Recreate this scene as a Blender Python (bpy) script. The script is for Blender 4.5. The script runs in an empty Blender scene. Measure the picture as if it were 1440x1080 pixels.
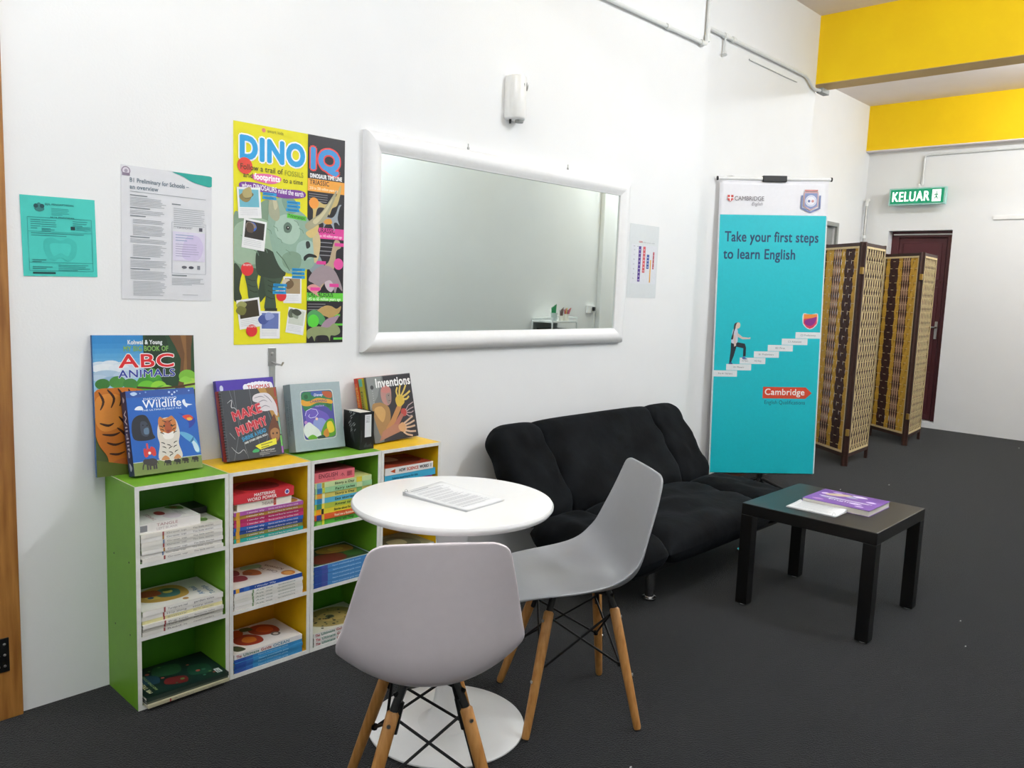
import bpy, bmesh, math, random
from mathutils import Vector, Matrix
random.seed(7)
PI = math.pi
S = 0.92          # plan units -> metres
scene = bpy.context.scene
C = scene.collection

# ------------------------------------------------------------------ camera
F_PX, YAW, PITCH, ROLL = 1147.887, 0.814724, 0.119473, 0.0384958
cam_d = bpy.data.cameras.new('camera'); cam = bpy.data.objects.new('camera', cam_d); C.objects.link(cam)
cam_d.sensor_width = 36; cam_d.lens = F_PX / 1440 * 36; cam_d.clip_start = 0.02
fw = Vector((math.sin(YAW)*math.cos(PITCH), math.cos(YAW)*math.cos(PITCH), -math.sin(PITCH)))
rt = Vector((math.cos(YAW), -math.sin(YAW), 0)); up = rt.cross(fw)
r2 = rt*math.cos(ROLL) + up*math.sin(ROLL); u2 = -rt*math.sin(ROLL) + up*math.cos(ROLL)
m = Matrix((r2, u2, -fw)).transposed().to_4x4(); m.translation = Vector((0, -2.9743, 1.5)) * S
cam.matrix_world = m
scene.camera = cam

# ------------------------------------------------------------------ light
scene.view_settings.view_transform = 'Standard'; scene.view_settings.look = 'None'
scene.view_settings.gamma = 1; scene.view_settings.use_curve_mapping = False
scene.view_settings.exposure = 0.0
w = bpy.data.worlds.new('world'); scene.world = w; w.use_nodes = True
w.node_tree.nodes['Background'].inputs[0].default_value = (0.8, 0.86, 0.9, 1)
w.node_tree.nodes['Background'].inputs[1].default_value = 0.3
def tube_light(x, y, z, power, col=(0.93, 0.975, 1.04)):
    for dy in (-.4, 0, .4):          # a tube shines all round: three soft points along its length
        d = bpy.data.lights.new('fluorescent_light', 'POINT'); d.shadow_soft_size = 0.05
        d.energy = power/3; d.color = col
        o = bpy.data.objects.new('fluorescent_light', d); C.objects.link(o); o.location = Vector((x, y+dy, z))*S
TUBES = [(0.6, -2.7, 22), (4.3, -2.7, 108), (8.75, -1.3, 36), (8.75, -2.7, 78), (0.6, -1.6, 44), (-1.2, -2.4, 12)]  # last lamp is added, unseen, to brighten the lower left wall
for x, y, p in TUBES: tube_light(x, y, 3.70, p)

# ------------------------------------------------------------------ helpers
def lin(h):
    h = h.lstrip('#'); o = []
    for i in (0, 2, 4):
        c = int(h[i:i+2], 16)/255
        o.append(c/12.92 if c <= 0.04045 else ((c+0.055)/1.055)**2.4)
    return (*o, 1)
_m = {}
def mat(name, col, rough=0.5, metal=0, var=0.04, scale=40, bump=0.0, bscale=None, spec=0.5, emit=0, sheen=0, coat=0, stretch=None, col2=None):
    if name in _m: return _m[name]
    m = bpy.data.materials.new(name); m.use_nodes = True; nt = m.node_tree; b = nt.nodes['Principled BSDF']
    c = lin(col); b.inputs['Roughness'].default_value = rough; b.inputs['Metallic'].default_value = metal
    b.inputs['Specular IOR Level'].default_value = spec
    tc = nt.nodes.new('ShaderNodeTexCoord'); mp = nt.nodes.new('ShaderNodeMapping'); nt.links.new(tc.outputs['Object'], mp.inputs[0])
    if stretch: mp.inputs['Scale'].default_value = stretch
    n = nt.nodes.new('ShaderNodeTexNoise'); n.inputs['Scale'].default_value = scale; n.inputs['Detail'].default_value = 4
    nt.links.new(mp.outputs[0], n.inputs['Vector'])
    r = nt.nodes.new('ShaderNodeValToRGB'); r.color_ramp.elements[0].position = 0.35; r.color_ramp.elements[1].position = 0.65
    a = lin(col2) if col2 else tuple(x*(1-var) for x in c[:3])+(1,)
    r.color_ramp.elements[0].color = a; r.color_ramp.elements[1].color = c if col2 else tuple(min(1, x*(1+var)) for x in c[:3])+(1,)
    nt.links.new(n.outputs['Fac'], r.inputs[0]); nt.links.new(r.outputs[0], b.inputs['Base Color'])
    if bump:
        n2 = n
        if bscale:
            n2 = nt.nodes.new('ShaderNodeTexNoise'); n2.inputs['Scale'].default_value = bscale; n2.inputs['Detail'].default_value = 3
            nt.links.new(mp.outputs[0], n2.inputs['Vector'])
        bp = nt.nodes.new('ShaderNodeBump'); bp.inputs['Strength'].default_value = bump; bp.inputs['Distance'].default_value = 0.01
        nt.links.new(n2.outputs['Fac'], bp.inputs['Height']); nt.links.new(bp.outputs[0], b.inputs['Normal'])
    if emit: b.inputs['Emission Color'].default_value = c; b.inputs['Emission Strength'].default_value = emit
    if sheen: b.inputs['Sheen Weight'].default_value = sheen; b.inputs['Sheen Roughness'].default_value = 0.4
    if coat: b.inputs['Coat Weight'].default_value = coat
    _m[name] = m; return m
def ink(h, rough=0.42):
    h = h.lstrip('#'); return mat('ink_'+h, h, rough, var=0.02, scale=60)

class MB:
    def __init__(s): s.v = []; s.f = []; s.mi = []; s.sm = []; s.mats = []
    def m(s, mt):
        if mt not in s.mats: s.mats.append(mt)
        return s.mats.index(mt)
    def add(s, vs, fs, mt, smooth=False):
        o = len(s.v); s.v += [tuple(v) for v in vs]; k = s.m(mt)
        for f in fs: s.f.append([i+o for i in f]); s.mi.append(k); s.sm.append(smooth)
    def box(s, x0, x1, y0, y1, z0, z1, mt, M=None):
        vs = [Vector(p) for p in ((x0,y0,z0),(x1,y0,z0),(x1,y1,z0),(x0,y1,z0),(x0,y0,z1),(x1,y0,z1),(x1,y1,z1),(x0,y1,z1))]
        if M: vs = [M @ v for v in vs]
        s.add(vs, [(3,2,1,0),(4,5,6,7),(0,1,5,4),(1,2,6,5),(2,3,7,6),(3,0,4,7)], mt); return s
    def tube(s, pts, r, mt, n=10, caps=True):
        pts = [Vector(p) for p in pts]; rs = r if isinstance(r, (list, tuple)) else [r]*len(pts); vs = []; prev = None
        for i, p in enumerate(pts):
            t = (pts[min(i+1, len(pts)-1)] - pts[max(i-1, 0)]).normalized()
            a = Vector((0,0,1)) if abs(t.z) < 0.9 else Vector((1,0,0))
            if prev is not None: a = prev
            u = (a - t*a.dot(t)).normalized(); prev = u; w_ = t.cross(u)
            vs += [p + (u*math.cos(2*PI*k/n) + w_*math.sin(2*PI*k/n))*rs[i] for k in range(n)]
        fs = [(i*n+k, i*n+(k+1)%n, (i+1)*n+(k+1)%n, (i+1)*n+k) for i in range(len(pts)-1) for k in range(n)]
        s.add(vs, fs, mt, True)
        if caps:
            s.add(vs[:n], [tuple(range(n))[::-1]], mt); s.add(vs[-n:], [tuple(range(n))], mt)
        return s
    def lathe(s, prof, mt, n=32, c=(0,0,0)):
        vs = [(c[0]+r*math.cos(2*PI*k/n), c[1]+r*math.sin(2*PI*k/n), c[2]+z) for r, z in prof for k in range(n)]
        fs = [(i*n+k, i*n+(k+1)%n, (i+1)*n+(k+1)%n, (i+1)*n+k) for i in range(len(prof)-1) for k in range(n)]
        fs += [tuple(range(n))[::-1], tuple((len(prof)-1)*n+k for k in range(n))]
        s.add(vs, fs, mt, True); return s
    def build(s, name, parent=None, bevel=0, loc=None, segs=2, kind=None, autos=True, subsurf=0, solid=0):
        me = bpy.data.meshes.new(name); me.from_pydata(s.v, [], s.f)
        for mt in s.mats: me.materials.append(mt)
        me.polygons.foreach_set('material_index', s.mi); me.polygons.foreach_set('use_smooth', s.sm); me.update()
        if autos and any(s.sm):
            me.validate(); 
            try: me.set_sharp_from_angle(angle=math.radians(45))
            except Exception: pass
        o = bpy.data.objects.new(name, me); C.objects.link(o)
        if parent: o.parent = parent
        if loc: o.location = loc
        if solid: q = o.modifiers.new('solid', 'SOLIDIFY'); q.thickness = solid; q.offset = 0
        if subsurf: q = o.modifiers.new('sub', 'SUBSURF'); q.levels = subsurf; q.render_levels = subsurf
        if bevel: q = o.modifiers.new('bevel', 'BEVEL'); q.width = bevel; q.segments = segs; q.limit_method = 'ANGLE'
        if kind: o['kind'] = kind
        return o
def thing(name, label, cat, loc=(0,0,0), rz=0, group=None):
    o = bpy.data.objects.new(name, None); C.objects.link(o); o.location = loc; o.rotation_euler = (0,0,rz)
    o.empty_display_size = 0.05
    return tag(o, label, cat, group)
def tag(o, label, cat, group=None):
    o['label'] = label; o['category'] = cat
    if group: o['group'] = group
    return o
def struct(o): o['kind'] = 'structure'; return o
def dup(root, loc, rz, label, group=None):
    r = root.copy(); C.objects.link(r); r.location = loc; r.rotation_euler = (0,0,rz); r['label'] = label
    if group: r['group'] = group
    for ch in list(root.children):
        c = ch.copy(); C.objects.link(c); c.parent = r
        for g in ch.children: d = g.copy(); C.objects.link(d); d.parent = c
    return r

# ---- printed matter: flat shapes laid on a sheet, 100 units across its width
_tx = {}
def txt(s, bold=0.0, shear=0.0, space=1.0):
    k = (s, bold, shear, space)
    if k not in _tx:
        cu = bpy.data.curves.new('t', 'FONT'); cu.body = s; cu.offset = bold; cu.shear = shear; cu.resolution_u = 4; cu.space_character = space
        o = bpy.data.objects.new('t', cu); me = o.to_mesh()
        _tx[k] = ([(v.co.x, v.co.y) for v in me.vertices], [tuple(p.vertices) for p in me.polygons])
        o.to_mesh_clear(); bpy.data.objects.remove(o); bpy.data.curves.remove(cu)
    return _tx[k]
def smooth(pts, n=5):
    o = []; L = len(pts)
    for i in range(L):
        p0, p1, p2, p3 = pts[i-1], pts[i], pts[(i+1)%L], pts[(i+2)%L]
        for j in range(n):
            t = j/n
            o.append(tuple(0.5*(2*p1[k]+(-p0[k]+p2[k])*t+(2*p0[k]-5*p1[k]+4*p2[k]-p3[k])*t*t+(-p0[k]+3*p1[k]-3*p2[k]+p3[k])*t**3) for k in (0,1)))
    return o
class Print:
    def __init__(s, w, h): s.k = w/100; s.W = 100; s.H = h/w*100; s.items = []
    def _add(s, vs, fs, col):
        if not vs: return s
        xs = [v[0] for v in vs]; ys = [v[1] for v in vs]; bb = (min(xs), max(xs), min(ys), max(ys)); lv = 0
        for b, l, *_ in s.items:
            if b[0] < bb[1] and b[1] > bb[0] and b[2] < bb[3] and b[3] > bb[2]: lv = max(lv, l+1)
        s.items.append((bb, lv, vs, fs, col)); return s
    def poly(s, pts, col):
        for ax, lim, sg in ((0,0,1),(0,s.W,-1),(1,0,1),(1,s.H,-1)):
            out = []
            for i in range(len(pts)):
                a, b = pts[i-1], pts[i]; ia = (a[ax]-lim)*sg >= 0; ib = (b[ax]-lim)*sg >= 0
                if ia != ib:
                    t = (lim-a[ax])/(b[ax]-a[ax]); out.append((a[0]+(b[0]-a[0])*t, a[1]+(b[1]-a[1])*t))
                if ib: out.append(b)
            pts = out
            if len(pts) < 3: return s
        ar = sum(pts[i-1][0]*pts[i][1]-pts[i][0]*pts[i-1][1] for i in range(len(pts)))
        if ar < 0: pts = pts[::-1]
        return s._add(pts, [tuple(range(len(pts)))], col)
    def rect(s, x, y, w, h, col, rot=0):
        c, q = math.cos(math.radians(rot)), math.sin(math.radians(rot))
        return s.poly([(x+a*c-b*q, y+a*q+b*c) for a, b in ((0,0),(w,0),(w,h),(0,h))], col)
    def blob(s, pts, col, n=5): return s.poly(smooth(pts, n), col)
    def circ(s, x, y, r, col, ry=None, n=20): return s.poly([(x+r*math.cos(2*PI*i/n), y+(ry or r)*math.sin(2*PI*i/n)) for i in range(n)], col)
    def line(s, pts, w, col):
        for a, b in zip(pts, pts[1:]):
            dx, dy = b[0]-a[0], b[1]-a[1]; L = math.hypot(dx, dy) or 1; nx, ny = -dy/L*w/2, dx/L*w/2
            s.poly([(a[0]+nx,a[1]+ny),(b[0]+nx,b[1]+ny),(b[0]-nx,b[1]-ny),(a[0]-nx,a[1]-ny)], col)
        return s
    def stroke(s, pts, w, col, n=4):
        if len(pts) < 3: return s.line(pts, w, col)
        c = smooth([pts[0]]+list(pts)+[pts[-1]], n)[n:-2*n]; L = len(c); a = []; b = []
        for i, q in enumerate(c):
            p0, p1 = c[max(i-1,0)], c[min(i+1,L-1)]; dx, dy = p1[0]-p0[0], p1[1]-p0[1]; d = math.hypot(dx, dy) or 1
            ww = w*(.25+.75*math.sin(PI*min(1,(i+.5)/L)))/2; a.append((q[0]-dy/d*ww, q[1]+dx/d*ww)); b.append((q[0]+dy/d*ww, q[1]-dx/d*ww))
        return s.poly(a+b[::-1], col)
    def text(s, t, x, y, cap, col, width=None, align='L', bold=0.0, rot=0, shear=0, outline=None, ow=0.04):
        spc = 1+bold*2.4; v0, _ = txt(t, 0.0, shear, spc)
        if not v0: return s
        x0 = min(v[0] for v in v0); x1 = max(v[0] for v in v0); sy = cap/0.70; sx = width/(x1-x0) if width else sy
        W = (x1-x0)*sx; ox = x - (0 if align == 'L' else W/2 if align == 'C' else W)
        c, q = math.cos(math.radians(rot)), math.sin(math.radians(rot))
        vs, fs = v0, _
        for bo, cl in ([(bold+ow, outline)] if outline else []) + [(bold, col)]:
            nk = 0 if bo <= .006 else 4 if bo < .03 else 10; P = []; FF = []
            for dx_, dy_ in [(0, 0)] + [(bo*sy*math.cos(2*PI*(k_+.5)/nk), bo*sy*math.sin(2*PI*(k_+.5)/nk)) for k_ in range(nk)]:
                o_ = len(P)
                for a, b in vs:
                    a = (a-x0)*sx + ox - x + dx_; b = b*sy + dy_; P.append((x+a*c-b*q, y+a*q+b*c, len(FF)//max(1, len(fs))*8e-6))
                FF += [tuple(i+o_ for i in f_) for f_ in fs]
            s._add(P, FF, cl)
        return s
    def greek(s, x, y, w, n, gap, col, h=None, ragged=0.15, rot=0):
        h = h or gap*0.4
        for i in range(n):
            ww = w*(1-ragged*random.random()) if i < n-1 else w*0.6
            s.rect(x, y-i*gap, ww, h, col, rot)
        return s
    def build(s, parent, o=(0,0,0), u=(1,0,0), v=(0,0,1), name='print', eps=0.0004, step=0.00012, rough=0.42):
        o, u, v = Vector(o), Vector(u), Vector(v); n = u.cross(v); mb = MB()
        for bb, lv, vs, fs, col in s.items:
            mb.add([o + u*(p[0]*s.k) + v*(p[1]*s.k) + n*(eps+lv*step+(p[2] if len(p) > 2 else 0)) for p in vs], fs, ink(col, rough))
        return mb.build(name, parent, kind='stuff' if len(s.items) > 1 else None)

# ------------------------------------------------------------------ the room
M_wall = mat('white_wall_paint', 'f0f1f1', 0.75, var=0.008, scale=3, bump=0.05, bscale=120, spec=0.2)
M_wallr = mat('white_wall_paint_far', 'eef0ef', 0.75, var=0.01, scale=3, spec=0.2)
M_ceil = mat('ceiling_paint', 'efe5e0', 0.8, var=0.02, scale=2, spec=0.2)
M_yel = mat('yellow_paint', 'ffd30f', 0.6, var=0.03, scale=3, spec=0.3)
M_white = mat('white_gloss', 'f4f4f2', 0.3, var=0.01)
M_pvc = mat('white_pvc', 'e6e8e6', 0.4, var=0.02)
def carpet():
    m = mat('charcoal_carpet', '17191d', 0.95, var=0.5, scale=120, bump=0.8, bscale=200, spec=0.08, sheen=.42)
    m.node_tree.nodes['Principled BSDF'].inputs['Sheen Tint'].default_value = (.45,.45,.43,1)
    return m
M_floor = carpet()
H = 3.83; XB = 10.477; YR = -3.4
struct(MB().box(-2.2, XB+.4, YR-.2, 1.3, -.1, 0, M_floor).build('floor'))
struct(MB().box(-2.2, XB+.4, YR-.2, 1.3, H, H+.12, M_ceil).build('ceiling'))
struct(MB().box(-2.2, 4.93, 0, .33, 0, H, M_wall).build('wall_left'))
def wall_open(name, fixed, a0, a1, d, ops, axis, mt):
    """wall in plane axis=fixed..fixed+d, running a0..a1, with openings (b0,b1,z0,z1) and sealed backs"""
    mb = MB(); cur = a0
    def bx(p, q, z0, z1, f0=fixed, f1=fixed+d):
        if q-p < 1e-4 or z1-z0 < 1e-4: return
        if axis == 'y': mb.box(p, q, min(f0,f1), max(f0,f1), z0, z1, mt)
        else: mb.box(min(f0,f1), max(f0,f1), p, q, z0, z1, mt)
    for b0, b1, z0, z1, dep in sorted(ops):
        bx(cur, b0, 0, H); bx(b0, b1, z1, H); bx(b0, b1, 0, z0)
        bx(b0, b1, z0, z1, fixed+dep, fixed+d); cur = b1
    bx(cur, a1, 0, H); return struct(mb.build(name))
wall_open('wall_left', .13, 4.93, 6.87, .9, [(5.55, 6.4, 0, 2.31, .2)], 'y', M_wall)
wall_open('wall_left', 1.0, 6.87, XB, .3, [(8.72, 9.62, 0, 2.33, .2)], 'y', M_wall)
wall_open('wall_back', XB, YR, 1.0, .35, [(-.028, .687, .066, 2.342, .26)], 'x', M_wall)
struct(MB().box(-2.2, XB+.4, YR-.2, YR, 0, H, M_wallr).build('wall_right'))
struct(MB().box(-2.4, -2.2, YR-.2, .4, 0, H, M_wallr).build('wall_front'))
# roof beams across the room
M_tan = mat('tan_underside', 'dcb878', 0.6, var=.03, scale=3, spec=.3)  # tan layer on the underside of the yellow beams
def beam(x0, x1, y1, z0, bottom):
    mb = MB(); mb.box(x0, x1, YR, y1, z0, H, M_yel)
    if not bottom: mb.box(x0, x1, YR, y1, z0-.004, z0-.0005, M_tan)
    if bottom: mb.box(x0-.002, x1, YR, y1, z0-.012, z0, M_ceil)
    return struct(mb.build('ceiling_beam'))
beam(6.87, 7.10, .999, 3.28, 0)
beam(10.36, 10.476, .999, 3.30, 1)
beam(2.15, 2.40, -.001, 3.28, 0)
# tube fittings on the ceiling above the lamps
M_tubeg = mat('lit_tube', 'f6fff8', 0.5, emit=3)
for i, (x, y, p) in enumerate(TUBES):
    t = thing('ceiling_light', 'white fluorescent batten on the ceiling, ' + ['near the timber post, far row','above the black sofa','above the folding screens','above the carpet near the exit','above the shelf units','added unseen behind the camera to brighten the wall'][i], 'light', (x, y, H), 0, 'fluorescent battens')
    MB().box(-.05, .05, -.62, .62, -.05, 0, M_white).build('housing', t, bevel=.006)
    MB().tube([(0,-.58,-.064), (0,.58,-.064)], .013, M_tubeg).build('tube', t)

# timber post with a steel hinge at the far left
M_wood = mat('pine_timber', 'b07a3a', 0.45, var=0.0, scale=5, stretch=(8,8,.7), col2='8a5722', bump=.1, coat=.3)
M_black = mat('black_metal', '131313', 0.4, metal=.3)
M_steel = mat('brushed_steel', 'b8b8b6', 0.3, metal=1)
post = struct(MB().box(.55, .79, -.022, 0, 0, 3.2, M_wood).build('trim_1', bevel=.004))
hg = MB().box(.60, .752, -.028, -.0225, .17, .285, M_black).build('hinge', post, bevel=.001)
for x in (.72, .738):
    for z in (.19, .228, .265): MB().lathe([(.0001,-.001),(.005,0),(.004,.002),(.0001,.003)], M_steel, 8).build('screw', hg, loc=(x, -.0285, z)).rotation_euler = (PI/2, 0, 0)

# doors
M_grey = mat('grey_frame_paint', '9a9d99', 0.5)
M_brown = mat('brown_door', '4a2418', 0.5, var=.1, scale=8)
M_maroon = mat('maroon_door', '55242a', 0.42, var=.06, scale=6)
M_dark = mat('grey_door', '8c8e8b', 0.6)
d1 = struct(MB().box(5.56, 6.39, .20, .235, .0, 2.30, M_brown).build('door_1'))
MB().box(5.50,5.55,.085,.15,0,2.36,M_grey).box(6.4,6.45,.085,.15,0,2.36,M_grey).box(5.55,6.4,.085,.15,2.31,2.36,M_grey).build('door_frame', d1, bevel=.003)
MB().tube([(6.3,.2,1.05),(6.3,.15,1.05),(6.2,.15,1.05)], .01, M_steel).build('door_handle', d1)
d2 = struct(MB().box(8.73, 9.61, 1.02, 1.05, 0, 2.32, M_dark).build('door_2'))
MB().box(8.67,8.72,.97,1.0,0,2.376,M_grey).box(9.62,9.667,.97,1.0,0,2.376,M_grey).box(8.72,9.62,.97,1.0,2.33,2.376,M_grey).build('door_frame', d2, bevel=.003)
x = XB+.13
d3 = struct(MB().box(x+.02, x+.06, .06, .60, .075, 2.26, M_maroon).build('door_3', bevel=.003))
MB().box(x,x+.08,.60,.687,.066,2.342,M_maroon).box(x,x+.08,-.028,.05,.066,2.342,M_maroon).box(x,x+.08,.05,.6,2.265,2.342,M_maroon).build('door_frame', d3, bevel=.004)
MB().box(x-.03,x-.002,-.02,.66,2.295,2.31,M_steel).build('head_rail', d3)
for z0, z1 in ((.14,.66),(.74,1.68),(1.76,2.2)):
    mb = MB(); mb.box(x+.006,x+.02,.11,.55,z0,z1,M_maroon); mb.build('door_panel', d3, bevel=.008)
hp = MB().box(x+.005, x+.019, .075, .105, 1.06, 1.27, M_steel).build('handle_plate', d3, bevel=.003)
MB().tube([(x+.006,.09,1.2),(x-.045,.09,1.2),(x-.045,.2,1.2)], .011, M_steel).build('door_handle', hp)
MB().lathe([(.0001,0),(.014,0),(.014,.012),(.0001,.013)], M_brown, 12).build('door_bolt', d3, loc=(x+.004,.09,1.74)).rotation_euler=(0,-PI/2,0)

# conduits
def conduit(name, pts, r, label, clips=()):
    mb = MB(); mb.tube(pts, r, M_pvc, 10); t = mb.build(name); tag(t, label, 'pipe')
    for p, ax in clips:
        q = MB(); a = Vector(p); d = Vector(ax)*.02; q.tube([a-d, a+d], r*1.5, M_pvc, 10); q.build('coupling', t)
    return t
conduit('conduit', [(2.42,-.022,3.11),(4.80,-.022,3.11),(4.845,-.022,3.115),(4.86,-.022,3.14),(4.86,-.022,3.82)], .012, 'white conduit pipe along the top of the wall above the mirror', [((4.80,-.022,3.11),(1,0,0)),((4.86,-.022,3.15),(0,0,1)),((4.4,-.022,3.11),(1,0,0))])
t = conduit('conduit', [(4.96,.105,3.295),(6.60,.105,3.295),(6.66,.105,3.285),(6.76,.105,3.235),(6.82,.105,3.225),(6.9,.09,3.225)], .013, 'white conduit pipe sloping down to the yellow ceiling beam above the banner', [((5.42,.105,3.295),(1,0,0)),((5.31,.105,3.295),(1,0,0))])
MB().tube([(5.31,.105,3.29),(5.31,.105,3.2),(5.30,.1,3.165)], [.008,.008,.02], M_pvc).build('pipe_drop', t)
MB().tube([(5.7,.122,3.225),(6.5,.122,3.225)], .006, M_pvc, 6).build('cable', t)
MB().box(6.88,7.02,.07,.125,3.21,3.25,M_grey).build('junction_box', t, bevel=.004)
conduit('conduit', [(XB-.02,-3.35,3.215),(XB-.02,.30,3.215),(XB-.02,.335,3.205),(XB-.02,.346,3.17),(XB-.02,.346,2.86)], .012, 'thin white conduit running down to the green exit sign', [((XB-.02,.346,2.9),(0,0,1))])
t = MB().tube([(10.40,.95,.0),(10.40,.95,2.64)], .016, M_steel).build('standing_pipe'); tag(t, 'thin grey vertical pipe in the corner behind the folding screens', 'pipe')
for z in (2.64, 2.25): MB().tube([(10.40,.95,z),(10.40,.95,z+.035)], .024, M_pvc).build('coupling', t)
MB().tube([(10.40,.95,2.66),(10.40,.95,2.70),(10.44,.95,2.715)], .022, M_pvc).build('elbow', t)
tag(MB().box(XB-.016, XB, -3.38, -.433, 2.445, 2.492, M_white).build('cable_trunking', bevel=.004), 'white cable trunking on the back wall right of the exit sign', 'trunking')

# exit sign
t = thing('exit_sign', 'lit green exit sign with white letters above the maroon door', 'sign', (XB-.10, .362, 2.73))
M_aqua = mat('sign_housing', 'a9d8cf', 0.4)
MB().box(-.03,.03,-.315,.315,-.1,.1,M_aqua).build('housing', t, bevel=.006)
M_gr = mat('sign_green_lit', '0d8a63', 0.4, emit=.45); M_lit = mat('sign_white_lit', 'f4fff8', 0.4, emit=1.1)
MB().box(-.034,-.0305,-.295,.295,-.083,.083,M_gr).build('face_panel', t)
mb = MB(); vs, fs = txt('KELUAR', 0, 0, 1.1); x0=min(a for a,b in vs); x1=max(a for a,b in vs)
for i_, (dy_, dz_) in enumerate(((0,0),(.003,.002),(-.003,.002),(.003,-.002),(-.003,-.002))): mb.add([(-.036-i_*.0002, .27-(a-x0)/(x1-x0)*.41+dy_, -.055+b*.158+dz_) for a,b in vs], fs, M_lit)
mb.add([(-.036,-.17,-.068),(-.036,-.265,-.068),(-.036,-.265,.068),(-.036,-.17,.068)], [(0,1,2,3)], M_lit)
mb.build('lettering', t, kind='stuff')
p = Print(.095,.136)
p.circ(52,108,9,'0d8a63').poly([(30,90),(60,95),(72,70),(62,66),(56,80),(50,78),(60,55),(72,30),(62,26),(48,50),(30,28),(20,34),(42,62),(40,80),(28,72),(22,78)],'0d8a63').rect(78,10,6,115,'0d8a63')
p.build(t,(-.0365,-.17,-.068),(0,-1,0),(0,0,1),name='running_figure')
MB().tube([(0,0,.1),(0,0,.14)], .02, M_pvc).box(-.02,.10,-.015,.015,.10,.13,M_pvc).build('bracket', t)

# ------------------------------------------------------------------ shelf units
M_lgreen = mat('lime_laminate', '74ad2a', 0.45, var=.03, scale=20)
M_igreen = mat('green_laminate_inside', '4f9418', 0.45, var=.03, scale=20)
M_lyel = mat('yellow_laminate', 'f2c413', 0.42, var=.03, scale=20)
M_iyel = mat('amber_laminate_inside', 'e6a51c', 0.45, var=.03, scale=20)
M_edge = mat('white_edging', 'e9e9e2', 0.4)
M_screw = mat('dark_screw', '3b4a22', 0.5)
UX = [1.073, 1.4075, 1.7505, 2.093, 2.429]; UH = .788; UD = .26; TP = .014
UNIT = ['left green', 'left yellow', 'right green', 'right yellow']
SH = [.016, .262, .520]
def unit(i):
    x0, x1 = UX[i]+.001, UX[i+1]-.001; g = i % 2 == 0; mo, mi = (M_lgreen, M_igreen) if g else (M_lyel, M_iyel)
    t = thing('shelf_unit', ['lime green three-tier open shelf unit at the left end of the row','yellow three-tier open shelf unit between the two green ones','lime green three-tier open shelf unit behind the front grey chair','yellow three-tier open shelf unit at the right end, behind the round table'][i], 'shelf', (x0, -.002, 0), 0, 'low shelf units along the wall')
    w = x1-x0; D = UD-.004
    def panel(name, a0, a1, b0, b1, c0, c1):
        o = MB().box(a0,a1,b0,b1,c0,c1,mo).build(name, t)
        return o
    for a in (0, w-TP):
        q = panel('side_panel', a, a+TP, -D+.002, 0, 0, UH-TP-.0005)
        if a == 0:
            for yy in (-.07,-.2):
                for zz in (SH[1]-.005, SH[2]-.005): MB().lathe([(.0001,0),(.0035,0),(.0035,.001),(.0001,.0012)], M_screw, 8).build('screw_cap', q, loc=(-.0005,yy,zz)).rotation_euler=(0,-PI/2,0)
    panel('top_panel', 0, w, -D+.002, 0, UH-TP, UH)
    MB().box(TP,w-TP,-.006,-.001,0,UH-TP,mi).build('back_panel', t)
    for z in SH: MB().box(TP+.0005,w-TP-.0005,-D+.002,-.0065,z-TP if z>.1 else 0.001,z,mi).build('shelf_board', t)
    e = MB(); y0, y1 = -D-.001, -D+.0019
    e.box(0,TP,y0,y1,0,UH,M_edge).box(w-TP,w,y0,y1,0,UH,M_edge).box(TP,w-TP,y0,y1,UH-TP,UH,M_edge)
    for z in SH: e.box(TP,w-TP,y0,y1,z-TP if z>.1 else 0,z,M_edge)
    e.box(0,.0025,y1,0,UH-.0001,UH+.0004,M_edge)
    e.build('edge_strip', t)
for i in range(4): unit(i)

# ------------------------------------------------------------------ framed mirror
M_frame = mat('white_mirror_frame', 'f2f2f2', 0.38, var=.01, bump=.04, bscale=60, stretch=(1,1,1))
M_glass = mat('mirror_glass', 'e4edea', 0.015, metal=1, var=0)
t = thing('wall_mirror', 'long wall mirror in a thick white rounded frame', 'mirror', (3.1265, 0, 1.663))
hw, hh, fwid = .9687, .480, .087
prof = [(0,-.001),(0,-.022),(.012,-.036),(.035,-.043),(.06,-.036),(.078,-.024),(.087,-.022),(.087,-.012),(.087,-.001)]
for k, (a, b, rot) in enumerate(((hw,hh,0),(hh,hw,1),(hw,hh,2),(hh,hw,3))):
    vs = []; n = len(prof)
    for sgn in (-1, 1):
        for d, y in prof:
            p = Vector((sgn*(a-d), y, -(b-d))); p = Matrix.Rotation(rot*PI/2, 4, 'Y') @ p; vs.append(p)
    fs = [(j, (j+1)%n, n+(j+1)%n, n+j) for j in range(n)]
    MBx = MB(); MBx.add(vs, fs, M_frame, True); MBx.add(vs, [tuple(range(n))[::-1], tuple(range(n,2*n))], M_frame); MBx.build('frame_rail', t)
MB().box(-hw+.08, hw-.08, -.014, -.010, -hh+.08, hh-.08, M_glass).build('mirror_pane', t)
for xx in (-.362, .388):
    MB().box(xx-.006,xx+.006,-.02,-.016,.478,.492,M_grey).tube([(xx,-.018,.49),(xx,-.018,.508)], .003, M_steel, 8).build('hanging_hook', t)

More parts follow.
